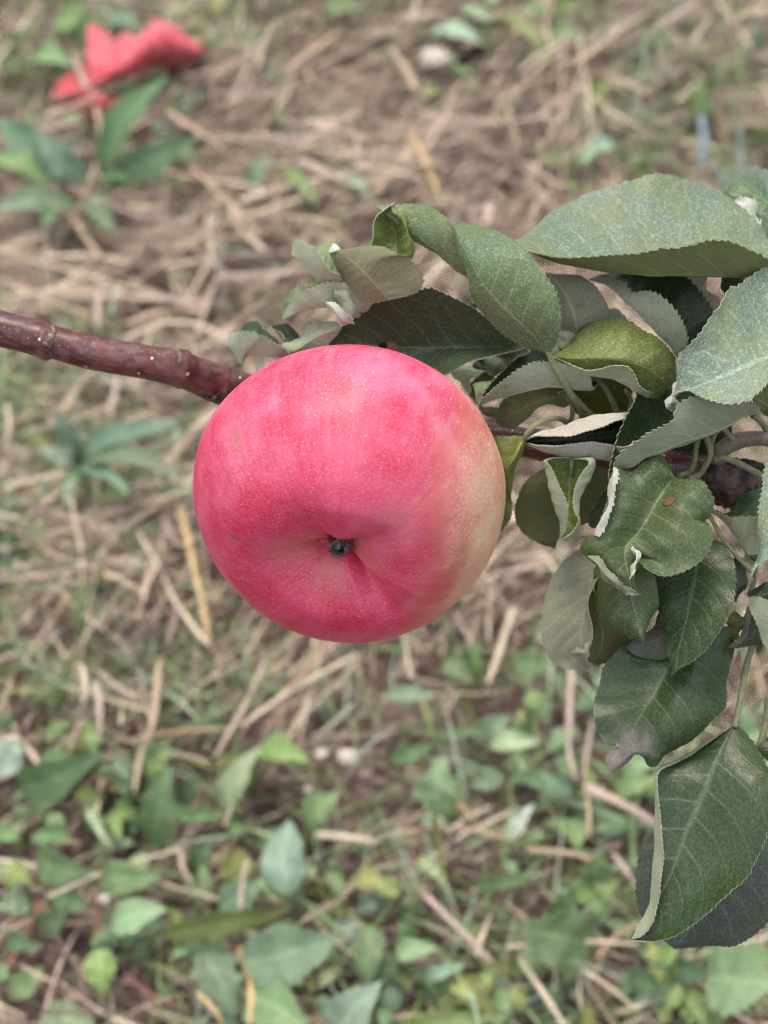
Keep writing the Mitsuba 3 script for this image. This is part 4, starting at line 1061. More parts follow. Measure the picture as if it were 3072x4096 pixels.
# 36 leaf with brown-grey underside, right
leaf('dark', 'u', 'k5', (1160, 1150, 9), (1740, 1420, 10), [
    [(1300, 1180, 10), (1420, 1080, 11), (1520, 1020, 11), (1610, 990, 11), (1720, 1100, 11)],
    [(1330, 1230, 7), (1480, 1220, 6), (1640, 1260, 7)],
    [(1290, 1280, 6), (1390, 1400, 5), (1450, 1510, 5), (1520, 1600, 5), (1600, 1620, 6), (1700, 1560, 8)],
    [(1330, 1240, 3), (1400, 1225, 2), (1480, 1230, 1), (1590, 1245, 1), (1680, 1300, 4)],
], 1, teeth=22, amp=.0005, M=25, label='leaf with a brownish grey underside folded up, right of the brown spot')
leaf('pale', 'l', 'k5', (1440, 1480, 9), (1545, 1680, 9), [[(1540, 1560, 9), (1550, 1630, 9)], [(1495, 1560, 8), (1525, 1630, 8)], [(1470, 1560, 9), (1490, 1610, 9)]], 1, teeth=6, amp=.0001, N=40, M=9)
# 37 olive leaf behind the spur
leaf('olive', 'l', 'k3', (1900, 2250, 26), (1480, 1960, 24), [[(1750, 2260, 26), (1600, 2120, 25), (1520, 2040, 24)], [(1700, 2100, 24), (1580, 2020, 24)], [(1800, 1960, 25), (1640, 1880, 24), (1540, 1890, 24)]], 1, teeth=12, amp=.0003, N=60, M=13,
     label='olive leaf in shade behind the pale blue green leaf')
leaf('deep', 'u', 'k5', (1350, 420, 26), (700, 560, 26), [[(1300, 620, 28), (1000, 760, 28), (800, 700, 28)], [(1150, 520, 26), (900, 560, 26)], [(1250, 330, 25), (950, 320, 25), (780, 440, 25)]], 1, teeth=18, amp=.0003, N=70, M=13)
# 39 curled scraps behind the apple's right shoulder
leaf('pale', 'l', 'k9', (590, 500, 24), (260, 760, 20), [
    [(480, 470, 22), (380, 480, 20), (300, 540, 18), (270, 640, 18)], [(430, 440, 24), (280, 470, 22), (220, 600, 20)], [(420, 460, 28), (330, 395, 27), (230, 390, 26), (120, 420, 25), (20, 450, 24), (60, 520, 22), (140, 590, 21), (180, 680, 20)],
], 1, teeth=16, amp=.0002, N=90, M=17, label='curled downy scrap of leaf behind the right shoulder of the apple')
leaf('olive', 'l', 'k9', (600, 500, 27), (370, 890, 22), [[(560, 560, 26), (420, 580, 26), (310, 610, 25), (310, 720, 24), (350, 830, 23)], [(480, 500, 26), (330, 560, 25), (275, 640, 24), (300, 760, 23)], [(430, 485, 24), (320, 530, 23), (262, 620, 22), (262, 740, 22), (310, 830, 22)]], 1,
     teeth=12, amp=.0002, N=80, M=13)
leaf('grey', 'u', 'k9', (820, 290, 24), (520, 480, 24), [[(740, 420, 24), (620, 500, 24), (560, 500, 24)], [(680, 350, 23), (570, 420, 23)], [(780, 240, 24), (600, 250, 24), (480, 300, 24), (500, 400, 24)]], 1, teeth=12, amp=.0003, N=60, M=13,
     label='small grey green leaf between the large dark leaf and the apple')
leaf('deep', 'u', 'k9', (560, 290, 28), (330, 460, 28), [[(540, 420, 28), (480, 470, 28), (400, 480, 28)], [(480, 360, 28), (400, 420, 28)], [(440, 290, 28), (340, 330, 28), (300, 400, 28)]], 1, teeth=8, amp=.0002, N=40, M=11)
leaf('olive', 'l', 'k9', (780, 830, 23), (380, 900, 22), [[(740, 950, 23), (640, 1050, 22), (500, 1055, 22), (420, 980, 22)], [(680, 900, 22), (520, 990, 21), (430, 940, 22)], [(720, 820, 23), (680, 890, 22), (600, 935, 22), (480, 940, 22)]], 1, teeth=14, amp=.0004, N=70, M=13,
     label='narrow dark olive leaf close to the right side of the apple')
leaf('brown', 'u', 'k9', (1080, 140, 13), (620, 250, 15), [[(1000, 230, 12), (900, 290, 12), (850, 310, 12), (720, 280, 14)], [(950, 190, 14), (780, 220, 15)], [(1020, 120, 15), (850, 140, 16), (700, 200, 16)]], 1, teeth=10, amp=.0001, N=50, M=11)
leaf('pale', 'u', 'k2', (1160, 1680, 14), (1060, 1490, 14), [[(1225, 1600, 14), (1220, 1520, 14), (1150, 1480, 14)], [(1170, 1590, 13), (1120, 1520, 13)], [(1110, 1640, 14), (1050, 1560, 14)]], 1, teeth=6, amp=.0002, N=40, M=11)
leaf('white', 'l', 'k3', (420, 1370, 20), (285, 1240, 20), [[(360, 1390, 20), (290, 1350, 20), (275, 1290, 20)], [(370, 1340, 20), (310, 1280, 20)], [(425, 1330, 20), (390, 1270, 20), (330, 1235, 20)]], 1, teeth=6, amp=.0003, N=40, M=11)
leaf('olive', 'u', 'k2', (350, 1280, 17), (268, 1305, 15), [[(320, 1300, 16), (290, 1310, 16)], [(320, 1275, 16), (290, 1290, 15)], [(335, 1250, 16), (310, 1255, 16)]], 1, teeth=3, amp=.0001, N=24, M=7)
leaf('deep', 'u', 'k2', (1130, 1830, 16), (1040, 1570, 15), [[(1160, 1760, 15), (1150, 1680, 15), (1090, 1620, 15)], [(1100, 1760, 14), (1060, 1660, 14)], [(1040, 1780, 15), (1020, 1680, 15), (1025, 1620, 15)]], 1, teeth=6, amp=.0002, N=40, M=9)


def spot(parent, name, p, r, bsdf, label, normal=None, jag=.25, seed=1):
    """A small dead patch lying on a leaf: an uneven disc of its own thickness."""
    n = -FWD * .85 + UP * .3 if normal is None else normal
    n = n / np.linalg.norm(n)
    a = np.cross(n, RIGHT); a /= np.linalg.norm(a)
    b = np.cross(n, a)
    th = np.linspace(0, 2 * np.pi, 25)
    q = np.random.default_rng(seed).uniform(1 - jag, 1 + jag, 24)
    q = np.append(q, q[0])
    rings = []
    for s, h in ((0.02, .0003), (.5, .00035), (.85, .0003), (1.0, .0001), (.9, -.0002)):
        rings.append(p + (a[None] * np.cos(th)[:, None] + b[None] * np.sin(th)[:, None]) * (r * s * q)[:, None] + n * h)
    g = np.stack(rings)
    put(numbered(parent + '__' + name), (g.reshape(-1, 3), quads(5, 25)), bsdf, uv=np.zeros((125, 2)), label=label)


def on_leaf(g, sx, sy):
    d = g.reshape(-1, 3) - CAM
    z = d @ FWD
    q = np.stack([1536 + FPX * (d @ RIGHT) / z, 2048 - FPX * (d @ UP) / z], 1)
    i = np.argmin(np.linalg.norm(q - [sx, sy], axis=1))
    nn = normals(g).reshape(-1, 3)[i]
    if nn @ FWD > 0:
        nn = -nn
    return g.reshape(-1, 3)[i] + nn * .00022, nn


scene['dead_tissue'] = two({'type': 'principled', 'base_color': mikit.proc(lambda p, n, uv: mikit.mix((.10, .045, .024), (.23, .105, .058), mikit.noise(p.x * 2400., p.y * 2400., p.z * 2400.))), 'roughness': 0.55, 'specular': 0.4})
scene['black_tissue'] = two({'type': 'principled', 'base_color': {'type': 'rgb', 'value': [.02, .014, .011]}, 'roughness': 0.9, 'specular': 0.1})
q, nn = on_leaf(g24, *cv('k5', 805, 1090))
spot(k24, 'dead_spot', q, .00165, 'dead_tissue', 'round brown dead spot', nn, .18, 3)
q, nn = on_leaf(g9, *cv('k1', 1095, 1058))
spot(k9, 'dead_spot', q, .0021, 'dead_tissue', 'rusty brown rim of a bite', nn, .35, 5)
q, nn = on_leaf(g9, *cv('k1', 1050, 1048))
spot(k9, 'bite', q + nn * .0005, .0010, 'black_tissue', 'small black bite', nn, .3, 6)

# bead of water at the tip of the hanging pale leaf
import trimesh
bead = trimesh.creation.icosphere(3, .0006)
bead.apply_translation(P(*cv('k5', 1514, 1755), -11.5))
scene['water_drop'] = mikit.ply(bead, {'type': 'dielectric', 'int_ior': 1.33}, smooth=True)
tag('water_drop', 'tiny clear bead of water on the tip of the hanging leaf at the right edge', 'water drop')

# ------------------------------------------------------------------ weeds read off the photograph
def weed(label, items, category='weed', name='weed'):
    k = plant(name, label, category)
    for it in items:
        if it[0] == 'stem':
            weed_stem(k, *it[1:])
        else:
            weed_part(k, *it)
    # stalks: from each leaf's base down to the plant's root
    leaves = [it for it in items if it[0] != 'stem']
    bases = [G(*cv(it[0], it[1], it[2]), (it[8] if len(it) > 8 else .012) + .014) for it in leaves]
    root = np.mean(bases, axis=0)
    for i, b in enumerate(bases):
        near = np.argmin([np.linalg.norm((c - b)[:2]) + (9 if j == i else 0) for j, c in enumerate(bases)]) if len(bases) > 1 else i
        foot = b * .45 + (root if np.linalg.norm((root - b)[:2]) < .05 else (b + bases[near]) / 2) * .55
        foot[2] = .0
        m, t = tube([b, (b + foot) / 2 + [0, 0, .004], foot], [.0007, .0008, .0010], 8, 5)
        put((k + '__leaf' + (f'_{i:03d}' if i else '')) + '__stalk', m, 'weed_leaf', uv=weed_uv('grass', np.full((len(t), 2), .5)))
    return k


weed('broad rosette of long green leaves at the upper left, one reaching over the red cloth', [
    ('D', 212, 372, 362, 165, 65, 'green', 'lance', 0.023, 0.083), ('D', 225, 405, 428, 300, 69, 'dark', 'lance', 0.020, 0.048), ('D', 150, 385, -10, 255, 77, 'bluish', 'lance', 0.023, 0.058),
    ('D', 190, 400, 80, 285, 62, 'bluish', 'lance', 0.023, 0.053), ('D', 130, 395, -30, 345, 65, 'green', 'lance', 0.020, 0.048), ('D', 160, 440, -20, 455, 54, 'bluish', 'lance', 0.020, 0.038),
    ('D', 215, 410, 285, 385, 52, 'dark', 'ovate', 0.020, 0.038), ('D', 190, 430, 250, 510, 54, 'dark', 'lance', 0.020, 0.028), ('D', 140, 430, 95, 500, 58, 'dark', 'lance', 0.020, 0.028),
    ('stem', 'c1', [(560, 1080), (470, 960), (400, 900)], .003, 'lime')], 'rosette weed', 'rosette_weed')
weed('blue green grass shoot with four spread blades left of the apple', [
    ('c3', 340, 690, 780, 540, 109, 'bluish', 'blade', 0.032, 0.057), ('c3', 350, 710, 790, 765, 81, 'bluish', 'blade', 0.032, 0.052), ('c3', 330, 690, 250, 480, 109, 'bluish', 'blade', 0.032, 0.062),
    ('c3', 320, 690, 170, 640, 78, 'mint', 'blade', 0.032, 0.052), ('c3', 340, 720, 560, 840, 78, 'bluish', 'blade', 0.027, 0.042), ('c3', 350, 730, 290, 900, 73, 'bluish', 'blade', 0.027, 0.032),
    ('c3', 330, 690, 130, 580, 57, 'lime', 'blade', 0.032, 0.052), ('c3', 540, 830, 430, 860, 52, 'bright', 'blade', 0.022, 0.032), ('c3', 700, 810, 850, 840, 65, 'bluish', 'blade', 0.020, 0.024)], 'grass shoot', 'grass_shoot')
weed('cluster of dark triangular leaves at the lower left below the straw', [
    ('c4', 90, 600, 450, 450, 190, 'dark', 'ovate', .02, .045), ('c4', 140, 670, 280, 640, 90, 'dark', 'ovate', .015, .03), ('c4', 330, 620, 450, 655, 80, 'olive', 'ovate', .015, .02),
    ('c4', 500, 470, 560, 560, 60, 'bluish', 'ovate', .015, .02), ('c4', 520, 700, 520, 830, 70, 'bright', 'ovate', .012, .02), ('c4', 380, 680, 480, 860, 40, 'pale', 'blade', .02, .02)])
weed('upright curled bright leaf with smaller leaves beside it, lower left of centre', [
    ('c4', 690, 860, 740, 500, 165, 'green', 'lobed', .012, .05), ('c4', 790, 660, 880, 540, 90, 'dark', 'ovate', .012, .03), ('c4', 760, 690, 960, 720, 60, 'green', 'blade', .012, .02), ('c4', 830, 930, 930, 820, 80, 'dark', 'ovate', .01, .02)])
weed('pair of oval leaves, one pale and one bright green, low centre left', [
    ('c4', 960, 690, 1130, 415, 125, 'pale', 'ovate', .015, .035), ('c4', 1120, 420, 1340, 490, 130, 'bright', 'ovate', .02, .03)])
weed('pale upright leaf with a torn edge and two side leaves, low centre', [
    ('c4', 1245, 1060, 1250, 735, 190, 'mint', 'ovate', .025, .026), ('c4', 1325, 750, 1475, 605, 120, 'green', 'ovate', .02, .035), ('c4', 1240, 1050, 1090, 1000, 95, 'green', 'ovate', .018, .02),
    ('stem', 'c4', [(1250, 1050), (1370, 1130), (1480, 1230)], .0032, 'grass')])
weed('sprawl of broad pale leaves at the left of the bottom quarter', [
    ('c4', 160, 900, 410, 960, 160, 'green', 'ovate', .02, .03), ('c4', 420, 985, 710, 965, 145, 'green', 'ovate', .02, .03), ('c4', 235, 1050, 390, 1110, 115, 'green', 'ovate', .018, .02),
    ('c4', 110, 1060, -30, 1120, 125, 'pale', 'ovate', .02, .03), ('c4', 160, 1200, 290, 1120, 130, 'dark', 'ovate', .012, .02), ('c4', 40, 930, 140, 1010, 95, 'lime', 'ovate', .02, .02),
    ('c4', 30, 1230, 190, 1290, 90, 'dark', 'ovate', .01, .015), ('c4', 60, 1050, 60, 950, 70, 'lime', 'ovate', .02, .03), ('stem', 'c4', [(170, 1100), (110, 1240), (40, 1360)], .002, 'redstem')])
weed('jagged pale leaf and a long narrow olive leaf across the bottom quarter', [
    ('c4', 480, 1190, 720, 1120, 130, 'pale', 'serrate', .02, .03), ('c4', 660, 1220, 1270, 1105, 92, 'olive', 'lance', .02, .03), ('c4', 520, 1260, 600, 1200, 80, 'green', 'ovate', .012, .02)])
weed('single bright drooping leaf on a red brown stem, bottom left', [
    ('c4', 440, 1290, 450, 1500, 145, 'bright', 'ovate', .025, .015), ('stem', 'c4', [(430, 1290), (420, 1170), (440, 1090)], .003, 'redstem'), ('stem', 'c4', [(540, 1400), (650, 1490), (800, 1550)], .0026, 'redstem')])
weed('dark bluish leaf with a scalloped edge at the bottom, left of centre', [
    ('c4', 880, 1290, 1010, 1580, 170, 'bluish', 'lobed', .02, .015), ('c4', 870, 1270, 740, 1330, 60, 'green', 'blade', .012, .02)])
weed('big jagged pale leaf at the bottom centre', [
    ('c4', 1050, 1340, 1450, 1240, 230, 'pale', 'serrate', .03, .04), ('c4', 1190, 1320, 1240, 1440, 100, 'pale', 'serrate', .02, .015)])
weed('broad leaves cut by the bottom edge, one with pale veins', [
    ('c4', 1080, 1500, 1350, 1640, 210, 'green', 'ovate', .02, .03), ('c4', 1440, 1660, 1650, 1430, 200, 'mint', 'ovate', .02, .04), ('c4', 180, 1590, 410, 1610, 120, 'pale', 'serrate', .02, .02), ('c5', 110, 1640, 490, 1580, 90, 'bright', 'blade', .02, .03)])
weed('drooping green leaf with a lime leaf above it, bottom centre', [
    ('c4', 1600, 1190, 1580, 1460, 130, 'green', 'ovate', .025, .015), ('c4', 1540, 980, 1690, 1030, 100, 'lime', 'ovate', .025, .03), ('c4', 1430, 1080, 1520, 1150, 90, 'olive', 'ovate', .012, .015)])
weed('slender weed with small paired leaves, right below the apple', [
    ('c5', 225, 195, 0, 200, 66, 'bluish', 'lance', .03, .02), ('c5', 30, 470, 210, 410, 76, 'green', 'ovate', .012, .02), ('c5', 205, 400, 480, 355, 54, 'dark', 'blade', .012, .02),
    ('c5', 450, 400, 680, 400, 96, 'pale', 'ovate', .015, .02), ('stem', 'c5', [(150, 180), (190, 290), (225, 400)], .0024, 'lime')])
weed('pale green two-lobed seedling on a tall thin stalk, lower centre', [
    ('c5', 225, 700, 250, 455, 160, 'pale', 'lobed', .04, .06), ('c5', 215, 690, 150, 570, 80, 'pale', 'ovate', .04, .05), ('stem', 'c5', [(220, 690), (235, 830), (265, 1030)], .0028, 'lime', [.04, .025, .01])])
weed('flat blade and thin leaf in the lower middle right', [('c5', 380, 1010, 640, 970, 64, 'green', 'lance', .012, .02), ('c5', 560, 550, 750, 640, 54, 'dark', 'blade', .012, .02), ('c5', 150, 900, 250, 1010, 60, 'pale', 'blade', .012, .015)])
weed('large bright lobed leaf, lower right of centre', [('c5', 930, 1280, 590, 1190, 210, 'green', 'toothed', .02, .04), ('c5', 720, 1150, 840, 1020, 70, 'dark', 'blade', .012, .02)])
weed('small lobed bright leaf cluster left of the long glossy leaf', [
    ('c5', 880, 1000, 830, 1090, 90, 'bright', 'toothed', .02, .02), ('c5', 900, 1000, 920, 880, 120, 'green', 'toothed', .02, .035), ('c5', 900, 1040, 1010, 1010, 90, 'bright', 'lobed', .02, .02), ('c5', 900, 1060, 960, 1180, 80, 'green', 'lobed', .02, .015)])
weed('oval leaf behind the withered end of the glossy leaf', [('c5', 1000, 620, 1190, 550, 96, 'green', 'ovate', .02, .03), ('c5', 1030, 510, 1200, 470, 110, 'pale', 'ovate', .02, .03), ('stem', 'c5', [(1090, 650), (1070, 780), (1090, 950)], .003, 'grass')])
weed('small bushy green seedling right below the apple', [
    ('c5', 270, 40, 390, 150, 100, 'green', 'ovate', .02, .02), ('c5', 360, 60, 420, -30, 90, 'green', 'ovate', .02, .03), ('c5', 560, 60, 730, 50, 130, 'green', 'ovate', .02, .02), ('c5', 400, 120, 380, -10, 60, 'bright', 'ovate', .02, .03)])
weed('two-toned seedling of green and lime leaves below the grey leaf underside', [('c5', 620, 190, 710, 310, 110, 'green', 'ovate', .025, .02), ('c5', 590, 260, 610, 330, 50, 'lime', 'ovate', .02, .015), ('c5', 640, 180, 660, 290, 70, 'bright', 'ovate', .03, .02)])
weed('large pale jagged leaf in the bottom right corner', [
    ('c5', 1400, 1420, 1700, 1440, 250, 'pale', 'serrate', .03, .05), ('c5', 1240, 1360, 1420, 1420, 110, 'dark', 'ovate', .015, .02), ('c5', 1060, 1420, 1250, 1460, 100, 'dark', 'ovate', .015, .02), ('c5', 1300, 1500, 1420, 1620, 100, 'bright', 'lobed', .015, .02)])
weed('bright lime seedling below the tip of the long glossy leaf', [('c5', 1180, 1350, 1160, 1270, 80, 'lime', 'ovate', .03, .03), ('c5', 1180, 1340, 1270, 1290, 80, 'bright', 'ovate', .03, .03), ('c5', 1200, 1430, 1160, 1370, 60, 'lime', 'ovate', .02, .03), ('c5', 1280, 1450, 1220, 1560, 70, 'bright', 'lobed', .02, .015),
                                                       ('c5', 1330, 1480, 1400, 1640, 60, 'bright', 'blade', .02, .02)])
weed('yellowish leaf pair at the bottom centre right', [('c5', 290, 1420, 480, 1570, 120, 'olive', 'lobed', .02, .015), ('c5', 400, 1480, 470, 1390, 90, 'bright', 'ovate', .02, .02), ('c5', 300, 1440, 380, 1530, 70, 'lime', 'ovate', .02, .02)])
weed('curled pale leaves of a low weed, bottom centre', [('c5', 50, 1310, 240, 1290, 100, 'pale', 'ovate', .02, .03), ('c5', 180, 1400, 350, 1360, 60, 'mint', 'blade', .015, .025), ('c5', 70, 1160, 170, 1100, 90, 'dark', 'ovate', .012, .02), ('c5', -20, 1010, 70, 1060, 100, 'lime', 'ovate', .02, .02),
                                                    ('c5', 60, 1380, 110, 1480, 90, 'olive', 'ovate', .012, .012), ('c5', 120, 1250, 60, 1170, 90, 'green', 'ovate', .02, .03)])
weed('dark leaves in the top left corner', [('c1', 140, 250, 310, 290, 130, 'green', 'ovate', .012, .02), ('c1', 270, 60, 380, 130, 130, 'bright', 'lobed', .02, .02), ('c1', 450, 100, 640, 130, 100, 'bluish', 'ovate', .015, .02), ('c1', 30, 230, 100, 130, 60, 'green', 'blade', .015, .03),
                                        ('c1', 130, 210, 170, 90, 50, 'grass', 'blade', .015, .04), ('c1', 330, 180, 420, 60, 80, 'green', 'ovate', .015, .03), ('c1', 210, 250, 320, 340, 90, 'dark', 'ovate', .01, .012)])
weed('green blades beside the right end of the red cloth', [('c1', 860, 280, 1010, 120, 60, 'grass', 'blade', .015, .05), ('c1', 730, 130, 780, 30, 60, 'mint', 'ovate', .02, .05), ('c1', 1010, 190, 1180, 170, 60, 'dark', 'lance', .01, .015), ('c1', 960, 230, 1030, 320, 40, 'olive', 'blade', .01, .01)])
weed('low weed at the top edge, centre, with a long yellow blade beside it', [('c2', 520, 60, 760, 320, 46, 'lime', 'blade', .03, .01), ('c2', 200, 140, 420, 190, 90, 'mint', 'lance', .015, .02), ('c2', 580, 90, 720, 50, 110, 'green', 'ovate', .015, .03), ('c2', 690, 160, 870, 180, 120, 'green', 'ovate', .012, .02),
                                                                  ('c2', 740, 60, 840, 20, 70, 'bright', 'ovate', .02, .03), ('c2', 340, 60, 460, 100, 80, 'pale', 'ovate', .015, .02)])
weed('green seedlings at the upper right', [('c2', 1420, 400, 1500, 280, 80, 'bright', 'blade', .015, .05), ('c2', 1340, 460, 1390, 360, 60, 'bright', 'ovate', .015, .03), ('c2', 1390, 500, 1370, 420, 90, 'green', 'ovate', .012, .02), ('c2', 1590, 230, 1600, 70, 50, 'mint', 'blade', .015, .05),
                                    ('c2', 1130, 200, 1260, 170, 90, 'green', 'ovate', .01, .02), ('c2', 900, 420, 970, 370, 70, 'bright', 'ovate', .01, .02), ('c2', 1620, 600, 1660, 520, 60, 'bright', 'ovate', .012, .03), ('c2', 880, 620, 1000, 640, 90, 'mint', 'ovate', .01, .015),
                                    ('c2', 700, 680, 780, 700, 90, 'green', 'ovate', .01, .012), ('c2', 1120, 740, 1170, 650, 60, 'grass', 'blade', .01, .03)])
weed('scattered green shoots in the straw above the curled leaves', [('c1', 1240, 740, 1370, 890, 66, 'bright', 'blade', .012, .02), ('c1', 1080, 820, 1180, 670, 110, 'bluish', 'ovate', .012, .03), ('c1', 1500, 760, 1590, 860, 60, 'bluish', 'blade', .012, .015), ('c1', 1130, 320, 1220, 350, 90, 'bluish', 'ovate', .01, .012),
                                                             ('c1', 1180, 470, 1240, 560, 90, 'olive', 'ovate', .008, .01), ('c1', 1420, 20, 1560, 40, 120, 'green', 'ovate', .015, .02), ('c1', 550, 1240, 480, 1360, 40, 'mint', 'blade', .01, .02)])
weed('thin green blades standing at the left edge below the twig', [('c3', 20, 500, 10, 380, 30, 'lime', 'blade', .01, .05), ('c3', 110, 1080, 50, 960, 40, 'green', 'blade', .01, .04), ('c3', 350, 1450, 345, 1200, 34, 'grass', 'blade', .01, .05), ('c3', 450, 1250, 440, 1130, 40, 'grass', 'blade', .01, .04),
                                                            ('c3', 300, 1210, 240, 1130, 60, 'mint', 'blade', .01, .02), ('c3', 620, 1130, 540, 1030, 60, 'green', 'blade', .01, .02), ('c3', 1070, 1530, 1075, 1380, 40, 'mint', 'blade', .01, .05), ('c3', 30, 890, 10, 820, 40, 'lime', 'blade', .01, .03),
                                                            ('c4', 1070, 130, 1080, 0, 46, 'mint', 'blade', .01, .05), ('c4', 270, 230, 190, 110, 60, 'grass', 'serrate', .01, .03), ('c4', 40, 330, -10, 280, 90, 'pale', 'ovate', .012, .02)])

# white flower heads of low clover, each a small tuft of florets
scene['floret'] = two({'type': 'principled', 'base_color': mikit.proc(lambda p, n, uv: mikit.mix((.50, .46, .38), (.78, .76, .68), mikit.noise(p.x * 900., p.y * 900., p.z * 900.))), 'roughness': 0.7, 'specular': 0.2})
FL = [('c4', 15, 1200, 46, 'white flower head cut by the left edge, near the bottom', .035), ('c4', 450, 1080, 56, 'withered off-white flower head over the broad pale leaves, bottom left', .05), ('c4', 1600, 1110, 50, 'cream seed head at the bottom centre', .03),
      ('c4', 1185, 815, 36, 'small white flower head beside the pale upright leaf', .04)]
for i, (c, x, y, w, lab, h) in enumerate(FL):
    k = plant('flower_head', lab, 'flower')
    o = G(*cv(c, x, y), h)
    r = w * CROP[c][2] * ((o - CAM) @ FWD) / FPX / 2
    rr = np.random.default_rng(40 + i)
    for j in range(14):
        d = rr.normal(0, 1, 3); d[2] = abs(d[2]) * .8; d /= np.linalg.norm(d)
        g, uv = weed_blade(o + d * r * .15, o + d * r * rr.uniform(.8, 1.15), r * .6, 'spat', .1, rr.uniform(-1, 1), .4, N=8, M=5)
        m, t = shell(g, uv, .0003)
        put(numbered(k + '__petal'), m, 'floret', uv=t)
    m, t = tube([o, o - [.002, .002, h * .5], [o[0] - .003, o[1] + .002, 0]], [.0008, .0007, .0009], 10, 6)
    put(k + '__stem', m, 'weed_leaf', uv=weed_uv('grass', np.full((len(t), 2), .5)))

# ------------------------------------------------------------------ straw stalks read off the photograph
def straw_ribbon(pts, width, seed=0, n=18, m=5):
    c = spline(pts, n)
    r = np.random.default_rng(seed)
    tg = np.gradient(c, axis=0); tg /= np.linalg.norm(tg, axis=1, keepdims=True)
    up = np.array([0, 0, 1.0]) + r.normal(0, .35, 3)
    side = np.cross(tg, up); side /= np.linalg.norm(side, axis=1, keepdims=True)
    nn = np.cross(side, tg)
    v = np.linspace(-1, 1, m)
    e = np.linspace(0, 1, n)
    w = width / 2 * (1 - .35 * e ** 3) * (.85 + .3 * meshkit.noise(np.stack([e * 7, 0 * e, 0 * e + seed], -1), 2)) * np.minimum(1, .45 + 7 * np.minimum(e, 1 - e))
    g = c[:, None] + side[:, None] * (w[:, None] * v)[..., None] + nn[:, None] * (w[:, None] * (.55 * (1 - v ** 2)))[..., None]
    return g, np.stack(np.broadcast_arrays(np.linspace(0.02, .98, n)[:, None], (v[None] + 1) / 2), 2).astype(float)


STRAW_IDS = {'tan': 0, 'yellow': 1, 'pinkish': 2, 'brown': 3, 'cream': 4}
STRAW_RGB = {'tan': ((.56, .43, .32), (.40, .29, .21)), 'yellow': ((.64, .47, .24), (.52, .37, .19)), 'pinkish': ((.58, .45, .38), (.42, .32, .27)), 'brown': ((.44, .29, .19), (.33, .22, .15)), 'cream': ((.72, .60, .46), (.54, .43, .33))}
for nme, (ca, cb) in STRAW_RGB.items():
    def fn(p, n, uv, ca=ca, cb=cb):
        g = mikit.noise(uv.x * 4.0, uv.y * 14.0, p.x * 40.0)
        b = mikit.fbm(p.x * 160., p.y * 160., p.z * 160., 2)
        return mikit.mix(ca, cb, g) * (0.8 + 0.4 * b)
    scene['straw_' + nme] = two({'type': 'principled', 'base_color': mikit.proc(fn), 'roughness': 0.6, 'specular': 0.35})

